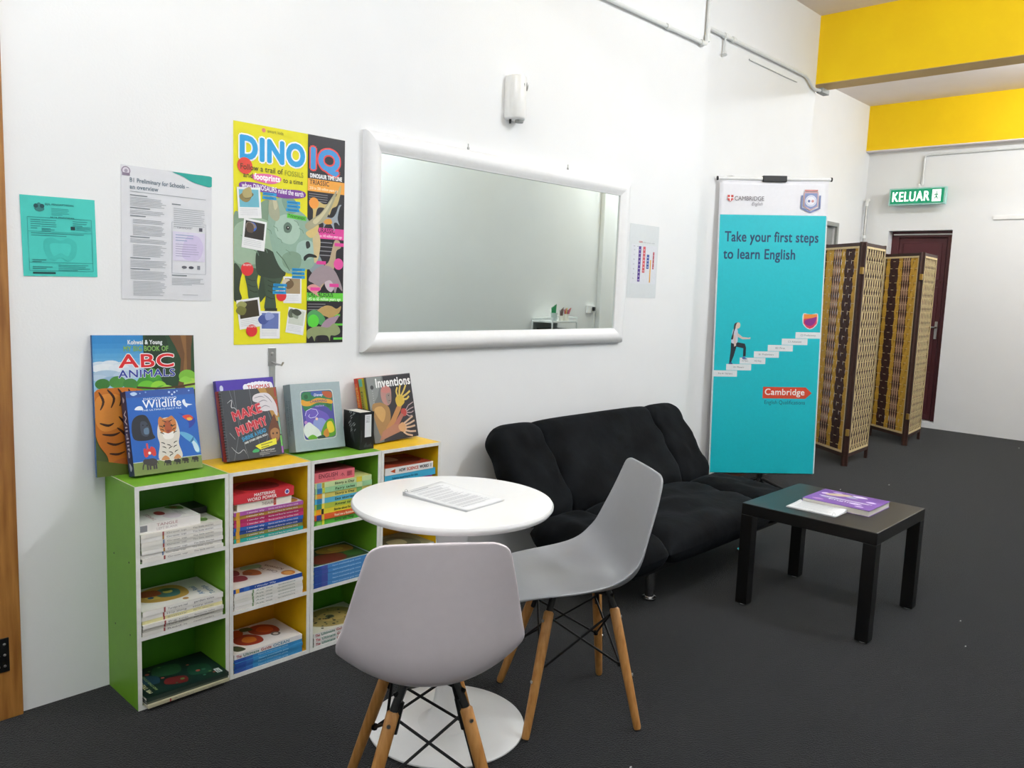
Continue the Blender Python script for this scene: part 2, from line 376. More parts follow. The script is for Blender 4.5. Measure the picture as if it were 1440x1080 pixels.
# dispenser above the mirror
t = thing('air_freshener_dispenser', 'small white cylindrical dispenser on the wall above the mirror', 'dispenser', (3.07, 0, 2.33))
mb = MB(); n = 24; vs = []; zs = [0,.004,.012,.2,.212,.218]; rr = [.72,.92,1,1,.93,.7]
for z, r in zip(zs, rr):
    for k in range(n+1):
        a = PI*k/n; vs.append((-.052*r*math.cos(a), -.03-.055*r*math.sin(a), z))
    vs += [(.052*r,-.001,z),(-.052*r,-.001,z)]
N = n+3
fs = [(i*N+k, i*N+(k+1)%N, (i+1)*N+(k+1)%N, (i+1)*N+k) for i in range(len(zs)-1) for k in range(N)]
mb.add(vs, fs, M_white, True); mb.add(vs, [tuple(range(N))[::-1], tuple(range((len(zs)-1)*N, len(zs)*N))], M_white); mb.build('casing', t)
MB().lathe([(.02,-.012),(.022,0)], M_grey, 16, (0.01,-.05,0)).lathe([(.005,-.02),(.006,0)], M_black, 10, (-.035,-.03,0)).build('nozzle', t)
p = Print(.05,.06)
p.blob([(60,10),(50,55),(62,100),(72,55)],'3a3d3c').blob([(55,12),(20,40),(0,80),(30,62)],'7c807e').blob([(66,12),(84,35),(96,85),(78,60)],'5a5d5c')
p.build(t,(-.004,-.0865,.135),(.93,.25,0),(0,0,1),name='leaf_emblem')

# bracket hook under the poster
t = thing('wall_hook', 'bare metal bracket hook screwed to the wall below the yellow poster', 'hook', (1.728,0,1.13))
MB().box(-.018,.018,-.004,-.0005,.01,.085,M_steel).box(-.012,.014,-.004,-.0005,-.16,.01,M_grey).build('plate', t, bevel=.001)
MB().tube([(0,-.004,.025),(.005,-.03,.02),(.012,-.055,.018),(.016,-.062,.03)], .004, M_steel, 8).build('prong', t)
MB().lathe([(.0001,0),(.008,0),(.006,.004),(.0001,.005)], M_steel, 12).build('screw', t, loc=(0,-.004,.06)).rotation_euler=(PI/2,0,0)

# ------------------------------------------------------------------ round table
M_tab = mat('white_table_lacquer', 'fbfbfa', 0.28, var=.005, coat=.3)
t = thing('round_table', 'white round pedestal table between the two grey chairs', 'table', (1.795,-1.035,0))
MB().lathe([(.315,.765),(.325,.768),(.333,.779),(.333,.785),(.328,.792),(.32,.793)], M_tab, 96).build('tabletop', t)
MB().lathe([(.1,.016),(.07,.03),(.052,.06),(.042,.12),(.035,.22),(.031,.36),(.032,.5),(.04,.6),(.058,.68),(.085,.735),(.115,.757),(.12,.7645)], M_tab, 48).build('pedestal', t)
MB().lathe([(.262,0),(.266,.003),(.266,.008),(.262,.011),(.2,.014),(.11,.0165),(.1,.017)], M_tab, 96).build('base', t)

# ------------------------------------------------------------------ shell chairs
M_shell = mat('grey_plastic', 'a3a5a8', 0.36, var=.01, bump=.02, bscale=300); M_shell2 = mat('pale_grey_plastic', 'e6dcdf', 0.36, var=.01, bump=.02, bscale=300)
M_leg = mat('beech_wood', 'c58f50', 0.42, var=0, scale=6, stretch=(14,14,1.2), col2='ae7638')
M_rub = mat('black_rubber', '151515', .7)
def shell_chair(loc, rz, label, M_shell):
    K = 1.075; t = thing('shell_chair', label, 'chair', loc, rz, 'grey shell chairs at the round table')
    P = [(0.238,0.418,0.15),(0.234,0.432,0.18),(0.215,0.443,0.208),(0.17,0.447,0.228),(0.1,0.441,0.242),(0.03,0.434,0.251),(-0.05,0.428,0.251),(-0.11,0.429,0.250),(-0.155,0.441,0.249),(-0.188,0.466,0.252),(-0.206,0.51,0.243),(-0.215,0.57,0.231),(-0.222,0.64,0.217),(-0.23,0.71,0.203),(-0.237,0.765,0.19),(-0.241,0.798,0.182),(-0.243,0.815,0.168),(-0.244,0.824,0.135)]
    E = [(.236,.420),(.232,.434),(.213,.448),(.168,.463),(.098,.472),(.03,.480),(-.033,.491),(-.080,.506),(-.113,.526),(-.139,.552),(-.158,.576),(-.174,.620),(-.194,.670),(-.214,.724),(-.228,.768),(-.236,.797),(-.240,.813),(-.243,.822)]
    us = [-1,-.94,-.84,-.66,-.4,-.14,.14,.4,.66,.84,.94,1]; vs = []
    for (y, z, w_), (ey, ez) in zip(P, E):
        for u in us:
            l = abs(u)**2.2
            vs.append((u*w_*K*.9, (y+(ey-y)*l)*K, (z+(ez-z)*l)*K))
    n = len(us); fs = [(i*n+k, i*n+k+1, (i+1)*n+k+1, (i+1)*n+k) for i in range(len(P)-1) for k in range(n-1)]
    mb = MB(); mb.add(vs, fs, M_shell, True); o = mb.build('seat_shell', t, autos=False)
    q = o.modifiers.new('solid','SOLIDIFY'); q.thickness = .009; q.offset = 0
    q = o.modifiers.new('sub','SUBSURF'); q.levels = 2; q.render_levels = 2
    feet = {}; tops = {}
    for sx in (-1,1):
        for sy in (-1,1):
            f = Vector((sx*.205, sy*.200-.005, 0)); T_ = Vector((sx*.09, sy*.115-.02, .412)); feet[sx,sy]=f; tops[sx,sy]=T_
            d = (T_-f); a = f+d*.02
            lg = MB().tube([f+d*.012, f+d*.03, f+d*.35, f+d*.7, f+d*.955, f+d*.97], [.0115,.0135,.0155,.0175,.0175,.012], M_leg, 16).build('leg', t)
            MB().tube([f+d*0, f+d*.0118], .012, M_rub, 12).build('rubber_foot', lg)
            nrm = Vector((sx*.3, sy*1, 0)).normalized()
            for h in (.90,.44):
                c = f+d*h; MB().tube([c+nrm*.0165, c+nrm*.0205], .0055, M_steel, 10).build('leg_bolt', lg)
    br = MB()
    for k, T_ in tops.items():
        d = (T_-feet[k]).normalized(); inn = Vector((-k[0]*.018, -k[1]*.006, 0))
        br.tube([T_-d*.075+inn, T_+d*.008+inn*.8], .009, M_black, 8); br.tube([T_-d*.02, T_+d*.055+Vector((-k[0]*.01,-k[1]*.01,0))], .012, M_black, 8)
    br.tube([tops[-1,1]+Vector((0,0,.03)), tops[1,-1]+Vector((0,0,.03))], .006, M_black, 8).tube([tops[1,1]+Vector((0,0,.03)), tops[-1,-1]+Vector((0,0,.03))], .006, M_black, 8)
    br.build('mounting_bracket', t)
    for a, b in (((-1,-1),(1,-1)),((-1,1),(1,1)),((-1,-1),(-1,1)),((1,-1),(1,1))):
        for p, q in ((a,b),(b,a)):
            inn = lambda k: Vector((-k[0]*.018,-k[1]*.014,0))
            p0 = feet[p]+(tops[p]-feet[p])*.50+inn(p); p1 = feet[q]+(tops[q]-feet[q])*.90+inn(q)
            off = Vector((0,.004,0)) if p == a else Vector((0,-.004,0))
            MB().tube([p0, p1], .0042, M_black, 8).tube([p0+Vector((0,0,-.004)), p0+Vector((0,0,.006))+(feet[p]-tops[p]).normalized()*-.004], .009, M_black, 8).build('cross_brace', t)
    return t
a1 = math.atan2(.82,.57)-PI/2
shell_chair((1.415,-1.352,0), a1, 'pale grey shell chair with beech legs seen from behind, in front of the shelves', M_shell2)
a2 = math.atan2(.55,-.83)-PI/2
shell_chair((2.196,-1.222,0), a2, 'grey shell chair with beech legs seen side-on, in front of the sofa', M_shell)

# ------------------------------------------------------------------ sofa
def velvet():
    m = mat('black_velvet', '101316', 0.85, var=0, scale=7, col2='040507', bump=.6, bscale=11, spec=.12, sheen=.12)  # paler blotches put the crushed pile's sheen highlights into the base colour
    b = m.node_tree.nodes['Principled BSDF']; b.inputs['Sheen Tint'].default_value = (.10,.12,.15,1)
    return m
M_vel = velvet(); M_chrome = mat('chrome', 'd8d8d8', .12, metal=1, var=0); M_bframe = mat('black_frame', '0b0b0c', .5)
def pillow(w, h, t_, M, p=6, k=.05, nx=36, ny=30, wav=.012, dim=.006, seed=0, corner=None, back=1.0):
    rnd = random.Random(seed); ph = [rnd.uniform(0,6.28) for _ in range(8)]; vs = []; fs = []
    def pt(a, b, sg):
        A, B = math.copysign(1-(1-abs(a))**1.6, a), math.copysign(1-(1-abs(b))**1.6, b)
        x = A*w/2*(1-k*B**4); y = B*h/2*(1-k*A**4)
        if corner and A*corner[0] > 0 and B*corner[1] > 0:
            c = corner[2]; x -= corner[0]*c*(abs(A)*abs(B))**3*w/2*.5; y -= corner[1]*c*(abs(A)*abs(B))**3*h/2*.35
        x += wav*math.sin(9*B+ph[0])*math.copysign(abs(A)**3, A)
        z = t_/2*((1-abs(A)**p)*(1-abs(B)**p))**.5
        d = dim*(math.sin(5*A+3*B+ph[1])*math.sin(4*B-2*A+ph[2])+.6*math.sin(9*A+ph[3])*math.sin(8*B+ph[4]))*(1-A**4)*(1-B**4)
        g = 0
        for e in (-.9,-.45,0,.45,.9):      # gathers along the seams
            g -= .012*math.exp(-((B-e)/.07)**2)*(abs(A)**4)*(1-abs(A)**8)
        return M @ Vector((x, y, sg*z*(1 if sg > 0 else back) + (d+g if sg > 0 else 0)))
    for sg in (1,-1):
        for j in range(ny+1):
            for i in range(nx+1): vs.append(pt(-1+2*i/nx, -1+2*j/ny, sg))
    n = nx+1; o = n*(ny+1)
    for j in range(ny):
        for i in range(nx):
            q = j*n+i; fs.append((q,q+1,q+n+1,q+n)); fs.append((o+q+n,o+q+n+1,o+q+1,o+q))
    mb = MB(); mb.add(vs, fs, M_vel, True); return mb
sofa = thing('sofa', 'black velvet armless sofa bed with chrome legs against the wall', 'sofa', (3.68,-.5,0))
# back: local x along wall, local y up the slope, z out of the face
def back_M(cx):
    b = Vector((0,-.43+.5,.345)); tp = Vector((0,-.10+.5,.79)); uy = (tp-b).normalized(); ux = Vector((1,0,0)); uz = ux.cross(uy)
    m = Matrix((ux,uy,uz)).transposed().to_4x4(); m.translation = (b+tp)/2 + Vector((cx,0,0)) + uz*(-.015); return m, (tp-b).length
m, L = back_M(-.645); pillow(.37, L, .16, m, k=.04, seed=1, corner=(-1,1,.30)).build('back_cushion', sofa, autos=False)
m, L = back_M(.055); pillow(1.06, L, .15, m, p=9, k=.015, nx=60, seed=2, dim=.008).build('back_cushion', sofa, autos=False)
m, L = back_M(.725); pillow(.34, L, .14, m, k=.03, seed=3, corner=(1,1,.12)).build('back_cushion', sofa, autos=False)
def seat_M(cx, w_):
    m = Matrix.Translation((cx, -.715+.5, .30)) @ Matrix.Rotation(math.radians(3), 4, 'X'); return m
pillow(.37, .60, .20, seat_M(-.645,0), k=.04, seed=4, p=5, corner=(-1,-1,.2)).build('seat_cushion', sofa, autos=False)
pillow(1.06, .60, .20, seat_M(.055,0), p=7, k=.015, nx=60, seed=5, dim=.013).build('seat_cushion', sofa, autos=False)
pillow(.36, .60, .19, seat_M(.735,0), k=.04, seed=6, p=5, corner=(1,-1,.15)).build('seat_cushion', sofa, autos=False)
MB().box(-.66,.78,-.44,.02,.185,.225,M_bframe).box(-.72,-.69,-.3,.1,.2,.235,M_bframe).box(-.5,.68,.10,.13,.22,.26,M_bframe).build('underframe', sofa, bevel=.004)
for lx, ly in ((-.38,-.343),(.678,-.289),(-.60,.17),(.70,.17)):
    lg = MB().tube([(lx,ly,.012),(lx,ly,.20)], [.022,.027], M_chrome, 20).build('leg', sofa)
    MB().lathe([(.034,0),(.036,.004),(.034,.012),(.022,.014)], M_chrome, 24).build('leg_foot', lg, loc=(lx,ly,0))
MB().tube([(.78,-.02,.34),(.83,.0,.35)], .012, M_steel, 10).box(.80,.83,-.05,.05,.315,.33,M_steel).build('hinge', sofa)

# ------------------------------------------------------------------ side table
M_lack = mat('black_brown_lacquer', '060505', 0.36, var=.1, scale=8, spec=.5, coat=.12)
t = thing('side_table', 'square black low side table holding a purple book and papers', 'table', (3.895,-1.475,0))
MB().box(-.318,.318,-.318,.318,.449,.505,M_lack).build('tabletop', t, bevel=.003)
for sx in (-1,1):
    for sy in (-1,1):
        a, b = sorted((sx*.318, sx*.26)); c, d = sorted((sy*.318, sy*.26))
        lg = MB().box(a,b,c,d,.008,.4485,M_lack).build('leg', t, bevel=.002)
        MB().lathe([(.016,0),(.018,.008)], M_pvc, 14).build('leg_glide', lg, loc=((a+b)/2,(c+d)/2,0))

# ------------------------------------------------------------------ folding screens
M_scr = mat('dark_brown_wood', '3a1f16', 0.5, var=.15, scale=12)
M_cream = mat('cream_cane', 'dcc796', 0.6, var=.08, scale=50)
M_reed = mat('golden_reed', 'd6a838', 0.55, var=.12, scale=30, stretch=(1,1,6))
M_bei = mat('beige_reed', 'c8a284', 0.6, var=.12, scale=30)
M_bro = mat('brown_reed', '3c1a14', 0.55, var=.1, scale=30)
M_brass = mat('brass_hinge', 'b8954a', 0.35, metal=.8)
def weave_strip(x, w, z0, z1, per, amp, ph, mt, zig=0):
    vs = []; n = int((z1-z0)/per*4)
    for i in range(n+1):
        z = z0+(z1-z0)*i/n; a = 2*PI*(z-z0)/(2*per)+ph; y = amp*math.sin(a); xx = x+zig*math.sin(a)
        vs += [(xx-w/2,y-.0015,z),(xx+w/2,y-.0015,z),(xx+w/2,y+.0015,z),(xx-w/2,y+.0015,z)]
    fs = [(i*4+k, i*4+(k+1)%4, (i+1)*4+(k+1)%4, (i+1)*4+k) for i in range(n) for k in range(4)]
    mb = MB(); mb.add(vs, fs, mt); return mb
PW = .58; PZ0, PZ1 = .10, 1.95
def screen_panel(parent, flip, back):
    """panel spans local x 0..PW"""
    fr = []
    for a in (0, PW-.026): MB().box(a,a+.026,-.014,.014,0,2.0,M_scr).build('post', parent, bevel=.002)
    MB().box(.026,PW-.026,-.011,.011,1.965,1.995,M_scr).build('top_rail', parent); MB().box(.026,PW-.026,-.011,.011,.085,.12,M_scr).build('bottom_rail', parent)
    b = MB(); 
    for s in (-1,1):
        y0, y1 = sorted((s*.0112, s*.016))
        b.box(.027,PW-.027,y0,y1,1.945,1.964,M_cream).box(.027,PW-.027,y0,y1,.12,.14,M_cream).box(.027,.036,y0,y1,.14,1.945,M_cream).box(PW-.036,PW-.027,y0,y1,.14,1.945,M_cream)
    b.build('cane_binding', parent)
    x0, x1 = .04, PW-.04; W = x1-x0; X = lambda f: x0+W*((1-f) if flip else f); z0, z1 = .14, 1.945; per = .0755
    r = MB(); k = 0; z = z0+per/2
    while z < z1: r.tube([(x0-.01,0,z),(x1+.01,0,z)], .003, M_cream, 5, False); z += per
    r.build('weft_cane', parent, kind='stuff')
    if not back:
        S_ = [(.03,.062,M_reed),(.165,.094,M_bro),(.255,.094,M_bro),(.345,.094,M_bro),(.425,.068,M_reed),(.487,.06,M_reed),(.535,.03,M_bro),(.57,.044,M_bei),(.605,.03,M_bro),(.64,.044,M_bei),(.675,.03,M_bro),(.71,.044,M_bei),(.745,.03,M_bro),(.80,.072,M_reed),(.87,.072,M_reed),(.95,.09,M_reed),(.093,.062,M_reed)]
        for j, (f, w_, mt) in enumerate(S_):
            o = weave_strip(X(f), w_*W, z0-.01, z1+.01, per, .004, (j%2)*PI, mt).build('reed_slat', parent)
    else:
        for f in (.40,.47,.54,.61): weave_strip(X(f), .072*W, z0-.01, z1+.01, per, .001, 0, M_bro).build('reed_slat', parent)
        for f in (.03,.09,.15,.21,.27,.33,.68,.74,.80,.86,.92,.98): weave_strip(X(f), .05*W, z0-.01, z1+.01, per, .001, 0, M_bro).build('reed_slat', parent)
        c = MB(); n = 8
        for j in range(n):
            f = .02+.96*j/(n-1)
            
            for s_ in (0, PI):
                q = weave_strip(X(f), .022*W, z0-.01, z1+.01, per*1.9, .0, s_, M_cream, zig=.42*W*.96/(n-1)); c.add([(a_, b_-.006, c_) for a_, b_, c_ in q.v], q.f, M_cream); c.add([(a_, b_+.006, c_) for a_, b_, c_ in q.v], q.f, M_cream)
        c.build('diamond_cane', parent, kind='stuff')
def screen(fold, left_to, right_to, label, flip):
    t = thing('folding_screen', label, 'screen', (*fold, 0), 0, 'woven folding screens by the exit')
    for tgt, back, nm in ((left_to,False,'screen_panel'),(right_to,True,'screen_panel')):
        d = Vector((tgt[0]-fold[0], tgt[1]-fold[1])).normalized(); e = bpy.data.objects.new(nm, None); C.objects.link(e); e.parent = t
        a = math.atan2(d.y, d.x)
        # left panel runs away from the fold; keep its 0 end at the fold
        e.rotation_euler = (0,0,a); e.location = (d.x*.016, d.y*.016, 0); screen_panel(e, flip if not back else False, back)
    for z in (.28, 1.72): MB().box(-.014,.014,-.014,.014,z,z+.06,M_brass).build('hinge', t, bevel=.002)
screen((7.33,-.215), (7.66,.255), (7.91,-.185), 'woven brown and gold folding screen just right of the banner', False)
screen((8.94,-.21), (9.27,.27), (9.52,-.16), 'woven brown and gold folding screen in front of the maroon door', True)

# ------------------------------------------------------------------ banner
BM_yaw, BW, BH = -.812, .782, 2.13
t = thing('banner', 'tall turquoise and white pull-up banner with stairs beside the sofa', 'banner', (5.345,.03,.185), 0)
t.rotation_euler = (-.019, -.023, BM_yaw)
M_vin = mat('banner_vinyl', 'efeef2', 0.42, var=.01, bump=.05, bscale=3)
n = 24; vs = []
for j in range(61):
    z = BH*j/60
    for i in range(n+1):
        x = BW*i/n; y = .003*math.sin(x*9+1)*math.sin(z*2.5) + (.012*max(0,1-z/.07)**2) ; vs.append((x-.0*z,y,z))
fs = [(j*(n+1)+i, j*(n+1)+i+1, (j+1)*(n+1)+i+1, (j+1)*(n+1)+i) for j in range(60) for i in range(n)]
mb = MB(); mb.add(vs, fs, M_vin, True); sh = mb.build('vinyl_sheet', t, autos=False, solid=.0012)
p = Print(BW, BH); HH = p.H
p.rect(1.2,0,97.6,HH*.884,'12bfcb'); p.rect(0,0,1.0,HH*.88,'dfe9ea').rect(99,0,1,HH*.88,'dfe9ea')
def ban(v): return HH*(1-v)
p.text('Take your first steps',6.5,ban(.205),9.2,'173d63',width=86,bold=.022).text('to learn English',5.8,ban(.263),9.2,'173d63',width=66,bold=.022)
# shield logo and name
lx, ly = 7.4, ban(.062)
p.poly([(lx,ly+3),(lx+5.4,ly+3),(lx+5.4,ly-1),(lx+2.7,ly-3.2),(lx,ly-1)],'c9443c').rect(lx+2.2,ly-2.6,1,5.6,'f3eeee').rect(lx,ly,5.4,.9,'f3eeee')
p.text('CAMBRIDGE',lx+6.6,ly-1.8,3.9,'6c6468',width=27).text('English',lx+22.5,ly-6.2,3,'8d888d',width=10,shear=.3)
# open book crest, right
cx, cy = 84, ban(.067)
p.poly([(cx-9,cy+5),(cx-9,cy-7),(cx,cy-11),(cx+9,cy-7),(cx+9,cy+5),(cx+7.5,cy+5),(cx+7.5,cy-6),(cx,cy-9.5),(cx-7.5,cy-6),(cx-7.5,cy+5)],'6a76a4')
p.poly([(cx-6.5,cy+8),(cx+6.5,cy+8),(cx+6.5,cy-5),(cx,cy-8.5),(cx-6.5,cy-5)],'d8a9a8').poly([(cx-5.8,cy+7),(cx+5.8,cy+7),(cx+5.8,cy-4.6),(cx,cy-7.6),(cx-5.8,cy-4.6)],'7f8fba')
p.circ(cx,cy,5.2,'e8e6ee').circ(cx,cy,4.4,'b9c3da').circ(cx,cy,3.9,'efeef4').circ(cx-1.8,cy-.2,1.2,'5a6a9c').circ(cx+1.6,cy-.2,1.2,'c98a86').rect(cx-6,cy+8.6,12,1.5,'c9837f')
# colourful shield
sx, sy = 89, ban(.467)
p.blob([(sx-6.8,sy+6),(sx,sy+5.2),(sx+6.8,sy+6),(sx+6.8,sy-3),(sx+3.5,sy-7.2),(sx,sy-8.6),(sx-3.5,sy-7.2),(sx-6.8,sy-3)],'e9e1dd',3)
p.poly([(sx-6.2,sy+5.4),(sx+6.2,sy+5.4),(sx+6.2,sy-3),(sx+3,sy-6.8),(sx,sy-8),(sx-3,sy-6.8),(sx-6.2,sy-3)],'d8375c')
p.poly([(sx-6.2,sy+5.4),(sx+6.2,sy+5.4),(sx+6.2,sy+3.4),(sx+1,sy+2),(sx-6.2,sy+1)],'f0913c').blob([(sx-5,sy-1),(sx-1,sy+1.2),(sx+3,sy+2),(sx+5.6,sy+2.6),(sx+4,sy-3),(sx,sy-5.4),(sx-4,sy-4)],'8a2c86')
# steps
steps = [(1,0,22,'Pre A1 Starters'),(12.6,1,23.4,'A1 Movers'),(25,2,10,'A2 Flyers'),(35,2,14,'A2 Key'),(38,3,23.4,'B1 Preliminary'),(50.7,4,23.4,'B2 First'),(63.5,5,24,'C1 Advanced'),(76,6,23.4,'C2 Proficiency')]
for a, r_, w_, s_ in steps:
    y = ban(.665-.0225*r_); p.rect(a,y,w_,5.8,'e6eaec'); p.text(s_,a+w_/2,y+2.2,1.6,'6f7478',width=min(w_*.6,1.1*len(s_)),align='C')
# girl walking up the steps
gx, gy = 13, ban(.6425)+5.8; G = lambda L: [(gx+a*.62, gy+b*.62) for a, b in L]
p.blob(G([(3,0),(9,0),(8,1.5),(6,3),(4,3)]),'39477e').blob(G([(24,7.5),(31,7.5),(28,9.5),(25,12),(23,10)]),'5d6aa6')
p.poly(G([(3.5,2.5),(6.5,2.5),(10,12),(13,24),(14,32),(5,32),(5,20)]),'1c2530').poly(G([(6,33),(14,33),(26,31),(28,25),(28,12),(24,12),(24,24),(14,26),(7,27)]),'1c2530')
p.blob(G([(6,32),(14,32),(15,43),(14,52),(10,54),(7,51),(6,42)]),'cfd0de').poly(G([(13,48),(22,41),(31,40),(34,41),(34,38),(22,37.5),(13,42)]),'d9c4be').poly(G([(8,44),(11,44),(13,28),(10,26)]),'dcc6bc')
p.blob(G([(5,38),(8,50),(9,60),(14,63),(16,61),(12,56),(9,48),(8,38)]),'33262a').blob(G([(11,54),(16,54),(18,58),(17,62),(13,62)]),'e3c7b4')
# arrow logo
y = ban(.738); p.poly([(48,y),(88,y),(94,y+5.4),(88,y+10.8),(48,y+10.8)],'dc4a2b'); p.text('Cambridge',50,y+3.4,5.8,'fbf3ee',width=37,bold=.02); p.text('English Qualifications',50,y-5.4,3.6,'1d4a63',width=38,bold=.004)
p.build(t,(0,-.0095,0),(1,0,0),(0,0,1),rough=.38)
MB().tube([(-.012,0,BH+.01),(BW+.012,0,BH+.01)], .013, M_white, 14).build('top_rail', t)
for a in (-.022, BW+.012): MB().tube([(a,0,BH+.01),(a+.01,0,BH+.01)], .015, M_black, 12).build('end_cap', t)
MB().box(BW*.39,BW*.61,-.018,.018,BH-.012,BH+.03,M_black).build('clip', t, bevel=.003)
MB().tube([(.0,.02,.0),(BW,.02,.0)], .012, M_steel, 10).box(-.005,.045,.0,.05,-.035,.01,M_white).build('bottom_rail', t)
MB().tube([(BW/2,.035,-.09),(BW/2,.035,BH)], .010, M_black, 10).build('pole', t)
MB().tube([(BW/2,.035,-.06),(BW/2,.035,.02)], .022, M_black, 12).build('hub', t)
for a in (-.35, 1.2, 2.9, 4.4):
    MB().tube([(BW/2,.035,-.04),(BW/2+.30*math.cos(a),.035+.30*math.sin(a)*.6,-.174)], .012, M_black, 8).build('leg', t)

# ------------------------------------------------------------------ sheets on the wall
def sheet(name, label, cat, x, z, w, h, col, rot=0, y=-.0015, group=None, kick=.0):
    m_ = mat('paper_'+col, col, .55, var=.01)
    n = 8; vs = [(w*i/n, -kick*math.sin(PI*j/n)*(i/n-.3)**2*4 , h*j/n) for j in range(n+1) for i in range(n+1)]
    fs = [(j*(n+1)+i, j*(n+1)+i+1, (j+1)*(n+1)+i+1, (j+1)*(n+1)+i) for j in range(n) for i in range(n)]
    t = thing(name, label, cat, (x, y, z), 0, group); t.rotation_euler = (0, math.radians(-rot), 0)
    mb = MB(); mb.add(vs, fs, m_); mb.build('sheet', t, autos=False, solid=.0006); return t
# turquoise notice
t = sheet('notice', 'turquoise printed notice taped to the wall, leftmost sheet', 'notice', .838, 1.472, .226, .258, '45c9bd', rot=1.0)
p = Print(.226,.258); k = '1d5f60'
p.blob([(18,96),(24,105),(31,96),(24,92)],'2f7d7c').circ(20,100,3,'164c50').circ(28,100,3,'164c50')
p.text('SIJIL PENDAFTARAN',32,102,2.6,k,width=38,bold=.02).greek(40,97,24,5,2.2,'2f9b96',h=.8).text('AKTA PENDIDIKAN',38,84,2,k,width=32,bold=.03)
p.line([(8,84),(94,84),(94,8),(8,8),(8,84)],.6,'2b8886').line([(8,64),(94,64)],.5,'2b8886').greek(12,80,14,5,3,'2a8381',h=.9).greek(26,80,20,5,3,'2a8381',h=.9).greek(68,80,22,3,3,'2a8381',h=.9)
p.rect(65,68,6,5,'12393d').rect(72,67.5,21,6,'35aba4').greek(73,72,19,3,1.7,'2a8381',h=.6).greek(12,61,78,2,3,'2a8381',h=.9).greek(26,66.5,20,2,2,'2a8381',h=.9)
p.blob([(28,50),(38,56),(50,52),(62,56),(72,48),(70,30),(60,22),(50,27),(40,22),(30,30)],'3dbdb2').blob([(36,46),(50,48),(64,46),(60,30),(50,34),(40,30)],'45c9bd')
p.line([(8,20),(94,20)],.5,'2b8886').greek(12,23,20,2,2.4,'1d5f60',h=.9).greek(46,16,44,4,2.4,'2a8381',h=.8).greek(12,13,30,2,2.4,'1d5f60',h=.9).rect(12,3.5,30,2.6,'123f43')
p.build(t,(0,-.0012,0),(1,0,0),(0,0,1))
# exam overview
t = sheet('exam_leaflet', 'white A3 exam overview sheet with a teal corner, left of the yellow poster', 'poster', 1.143, 1.403, .328, .462, 'dedfe3', rot=-.6)
p = Print(.328,.462); HH = p.H
p.blob([(55,HH-1),(66,HH-4),(76,HH-8.5),(88,HH-11),(99.5,HH-11.5),(99.5,HH-.5),(80,HH-.4),(60,HH-.4)],'22a79b',4)
p.circ(5,HH-6,4.6,'8d7f92').circ(5,HH-6,3.6,'d9d3dc').rect(1,HH-11,8,3,'8d7f92').circ(5,HH-6,1.8,'a99fb0')
p.text('B1 Preliminary for Schools –',9,HH-17,4.6,'6e7f8c',width=64,bold=.02).text('an overview',9,HH-24,4.6,'6e7f8c',width=30,bold=.02)
p.rect(9,HH-27,84,.5,'9aa0a6'); g = 'a9adb2'
yy = HH-31
for nl, hd in ((6,1),(3,1),(0,1),(3,0),(7,0),(3,1),(8,0),(5,1),(6,1),(10,0)):
    if hd: p.rect(9,yy,16+random.random()*8,1.1,'7f868c'); yy -= 2.3
    for i in range(nl): p.rect(9 if hd else 12, yy, (40 if hd else 36)*(.8+.2*random.random()), .6, g); yy -= 1.62
    yy -= 1.2
    if yy < 14: break
p.rect(54,HH-36,10,1.2,'7f868c').greek(56,HH-40,36,10,2.2,g,h=.6)
p.line([(54,30),(93,30),(93,86),(54,86),(54,30)],.5,'b6b9c0').rect(55,44,37,32,'dad5e8').blob([(66,48),(84,46),(90,60),(84,72),(70,70)],'cfc4e2').text('CERTIFICATE',60,79.5,1.8,'7a7a86',width=16).rect(85,78,4,4,'54525e')
p.greek(58,72,22,3,3,'8fa3c6',h=.8).greek(58,62,28,6,2.6,'a09cbb',h=.6).circ(68,37,3,'6a6a72',ry=1.6).circ(76,37,3,'4e4e58',ry=1.6).rect(83,35,3.4,4.4,'8b8b95')
p.rect(54,27,17,1.2,'7f868c').greek(54,24,38,5,1.7,g,h=.6).greek(66,6,30,1,2,'b5b8bc',h=.6)
p.build(t,(0,-.0012,0),(1,0,0),(0,0,1))
# bar chart sheet
t = sheet('chart_sheet', 'small white sheet with purple, red and blue bars right of the mirror', 'notice', 4.148, 1.456, .316, .452, 'd9dedf', rot=0)
p = Print(.316,.452); HH = p.H
p.text('CEFR',32,108,3.2,'d0605c',width=12,bold=.03).text('reference scale',46,108,2.4,'9a9ca0',width=40)
p.rect(8,28,88,76,'dcdfe4').greek(14,100,9,1,2,'8c8f94').greek(26,100,9,1,2,'8c8f94')
for i in range(7): p.text(['C2','C1','B2','B1','A2','A1','Pre'][i],18,92-i*9.2,2.6,'777a80',align='C')
def bar(x, y0, y1, c, n, w_=8.5):
    p.rect(x,y0,w_,y1-y0,c)
    for i in range(n): p.rect(x+1.8,y0+3+i*(y1-y0-3)/n,w_-3.6,1.1,'e9e4f0')
bar(32,32,101,'4c2a86',9); bar(47,50,101,'cf5257',7); bar(61,58,86,'2e4f9c',4); bar(73,31,76,'dfa640',0,4); bar(82,58,92,'b04050',4,5)
p.build(t,(0,-.0012,0),(1,0,0),(0,0,1))

# dinosaur poster
PWID, PHI = .504, .851
t = sheet('dinosaur_poster', 'tall yellow and black dinosaur poster left of the mirror', 'poster', 1.5625, 1.2302, PWID, PHI, 'e6de10', rot=0)
p = Print(PWID, PHI); HH = p.H; k = HH/340
